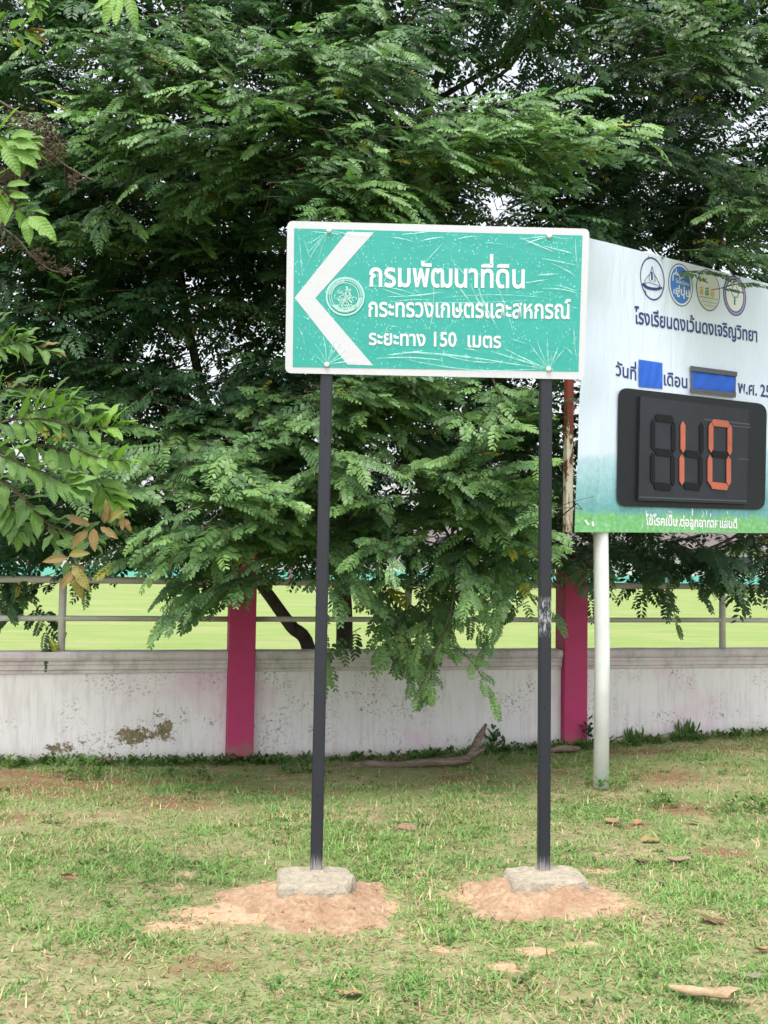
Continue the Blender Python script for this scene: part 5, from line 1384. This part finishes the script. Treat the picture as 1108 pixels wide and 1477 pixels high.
LEAVES = [(340, 1097, .21, TAN, 'large tan dry leaf lying against the foot of the left magenta pillar'), (368, 1103, .15, TAN, 'folded tan dry leaf just right of the left magenta pillar foot'), (150, 1104, .2, GRY, 'flat grey-brown dry leaf at the wall foot left of the left magenta pillar'),
          (268, 1099, .07, BRN, 'small dark curled leaf at the wall foot between the weed patches'), (920, 1062, .14, TAN, 'pale curled dry leaf at the wall foot right of the white post'), (948, 1056, .12, BRN, 'dark brown curled dry leaf against the wall below the billboard'),
          (586, 1199, .14, TAN, 'thin tan dry leaf on the grass midway between the two black posts'), (1026, 1332, .12, BRN, 'brown curled dry leaf on the grass above the big rolled sheath'), (882, 1188, .11, TAN, 'tan dry leaf on the grass below the white post'), (921, 1190, .09, ORG, 'orange-tan dry leaf just right of the tan one below the white post'),
          (938, 1216, .13, ORG, 'broad orange dry leaf on a sandy spot right of the white post'), (978, 1246, .14, GRY, 'pointed grey-tan dry leaf on the grass right of the right footing'), (925, 1248, .1, BRN, 'dark crumpled leaf on the grass right of the right footing'), (98, 1269, .1, ORG, 'small orange dry leaf alone on the grass at the left'),
          (955, 1278, .07, GRY, 'small pale dry leaf right of the right soil mound'), (1000, 1190, .1, TAN, 'thin tan leaf on the grass under the billboard'), (1098, 1376, .09, ORG, 'orange dry leaf by the right edge of the grass'), (505, 1440, .1, TAN, 'narrow tan leaf in the grass at the bottom centre'),
          (405, 1090, .08, BRN, 'small brown leaf at the wall foot right of the left magenta pillar'), (585, 1085, .09, TAN, 'upright tan dry leaf behind the fallen branch'), (1088, 1415, .07, GRY, 'small pale leaf above the rolled sheath at the right edge')]
rl = random.Random(5)
for px, py, sz, colr, lab in LEAVES:
    p = on_ground(px, py); wy = float(wall_y(p.x)) - .13
    if p.y > wy: p = Vector((p.x * wy / p.y, wy, float(gz(p.x, wy))))
    o = bpy.data.objects.new('dry_leaf', rl.choice(DL)); COL.objects.link(o)
    o.location = p + Vector((0, 0, .034 if py < 1110 else .018)); o.rotation_euler = (rl.uniform(-.25, .25), rl.uniform(-.25, .25), rl.choice((0, math.pi)) + rl.uniform(-.5, .5)); o.scale = (sz * .95, sz * .95, sz * .8)
    o.color = (*[c * rl.uniform(.85, 1.15) for c in colr], 1)
    tag(o, lab, 'dry leaf', 'dry leaves fallen on the verge')
# slab of bark by the right pillar
p = on_ground(812, 1087); bm = bmesh.new()
add_tube(bm, [p + Vector((-.13, .0, .02)), p + Vector((-.04, .02, .045)), p + Vector((.06, .03, .04)), p + Vector((.15, .04, .05))], [.012, .035, .04, .02], 9)
for v in bm.verts: v.co.z = p.z + (v.co.z - p.z) * .8 + random.uniform(-.004, .004)
tag(link('bark_piece', bm_mesh('bark_piece', bm, True), None, M['wood']), 'flat piece of grey-brown bark in the grass by the right magenta pillar', 'bark')
# big rolled dry leaf sheath, bottom right
def rolled():
    a, b = on_ground(977, 1432, .02), on_ground(1062, 1442, .035)
    ax = (b - a); n, k = 16, 18; V = []; F = []
    x = ax.normalized(); y = Vector((0, 0, 1)).cross(x).normalized(); z = x.cross(y)
    for i in range(n + 1):
        t = i / n; rad = .014 + .018 * t + .004 * math.sin(t * 9); op = 2.6 - 1.3 * abs(t - .35)
        for j in range(k + 1):
            u = j / k; th = -op + (2 * op) * u + 0.4
            q = rad * (1 + .22 * (u - .5) * 2 * t)
            e = (.018 * math.sin(th * 2 + 1)) * (t > .95) + (-.03 * math.cos(th) * (t < .08))
            V.append(tuple(a + ax * t + x * e + y * (q * math.sin(th)) + z * (q * math.cos(th) * .85 + .012)))
    for i in range(n):
        for j in range(k): c = i * (k + 1) + j; F.append((c, c + 1, c + k + 2, c + k + 1))
    me = np_mesh('rolled_leaf', np.array(V), np.array(F), smooth=True)
    t = NT('dry_sheath'); v = t.coord('Object', (1, 5, 5)); nz = t.noise(12, 6, .7, v)
    geo = t.n('NewGeometry')
    c = t.ramp(nz, [(.3, (.27, .18, .1)), (.6, (.40, .29, .18)), (.8, (.48, .37, .25))])
    c = t.mix(geo.outputs['Backfacing'], c, c)
    o = link('rolled_leaf', me, None, t.finish(c, .6, .3, nz, .5, .01))
    tag(o, 'big tan rolled-up dry leaf sheath lying in the grass at bottom right', 'dry sheath')
rolled()

print('TRIS', sum(len(o.data.loop_triangles) if not o.data.calc_loop_triangles() else 0 for o in scene.objects if o.type == 'MESH'))
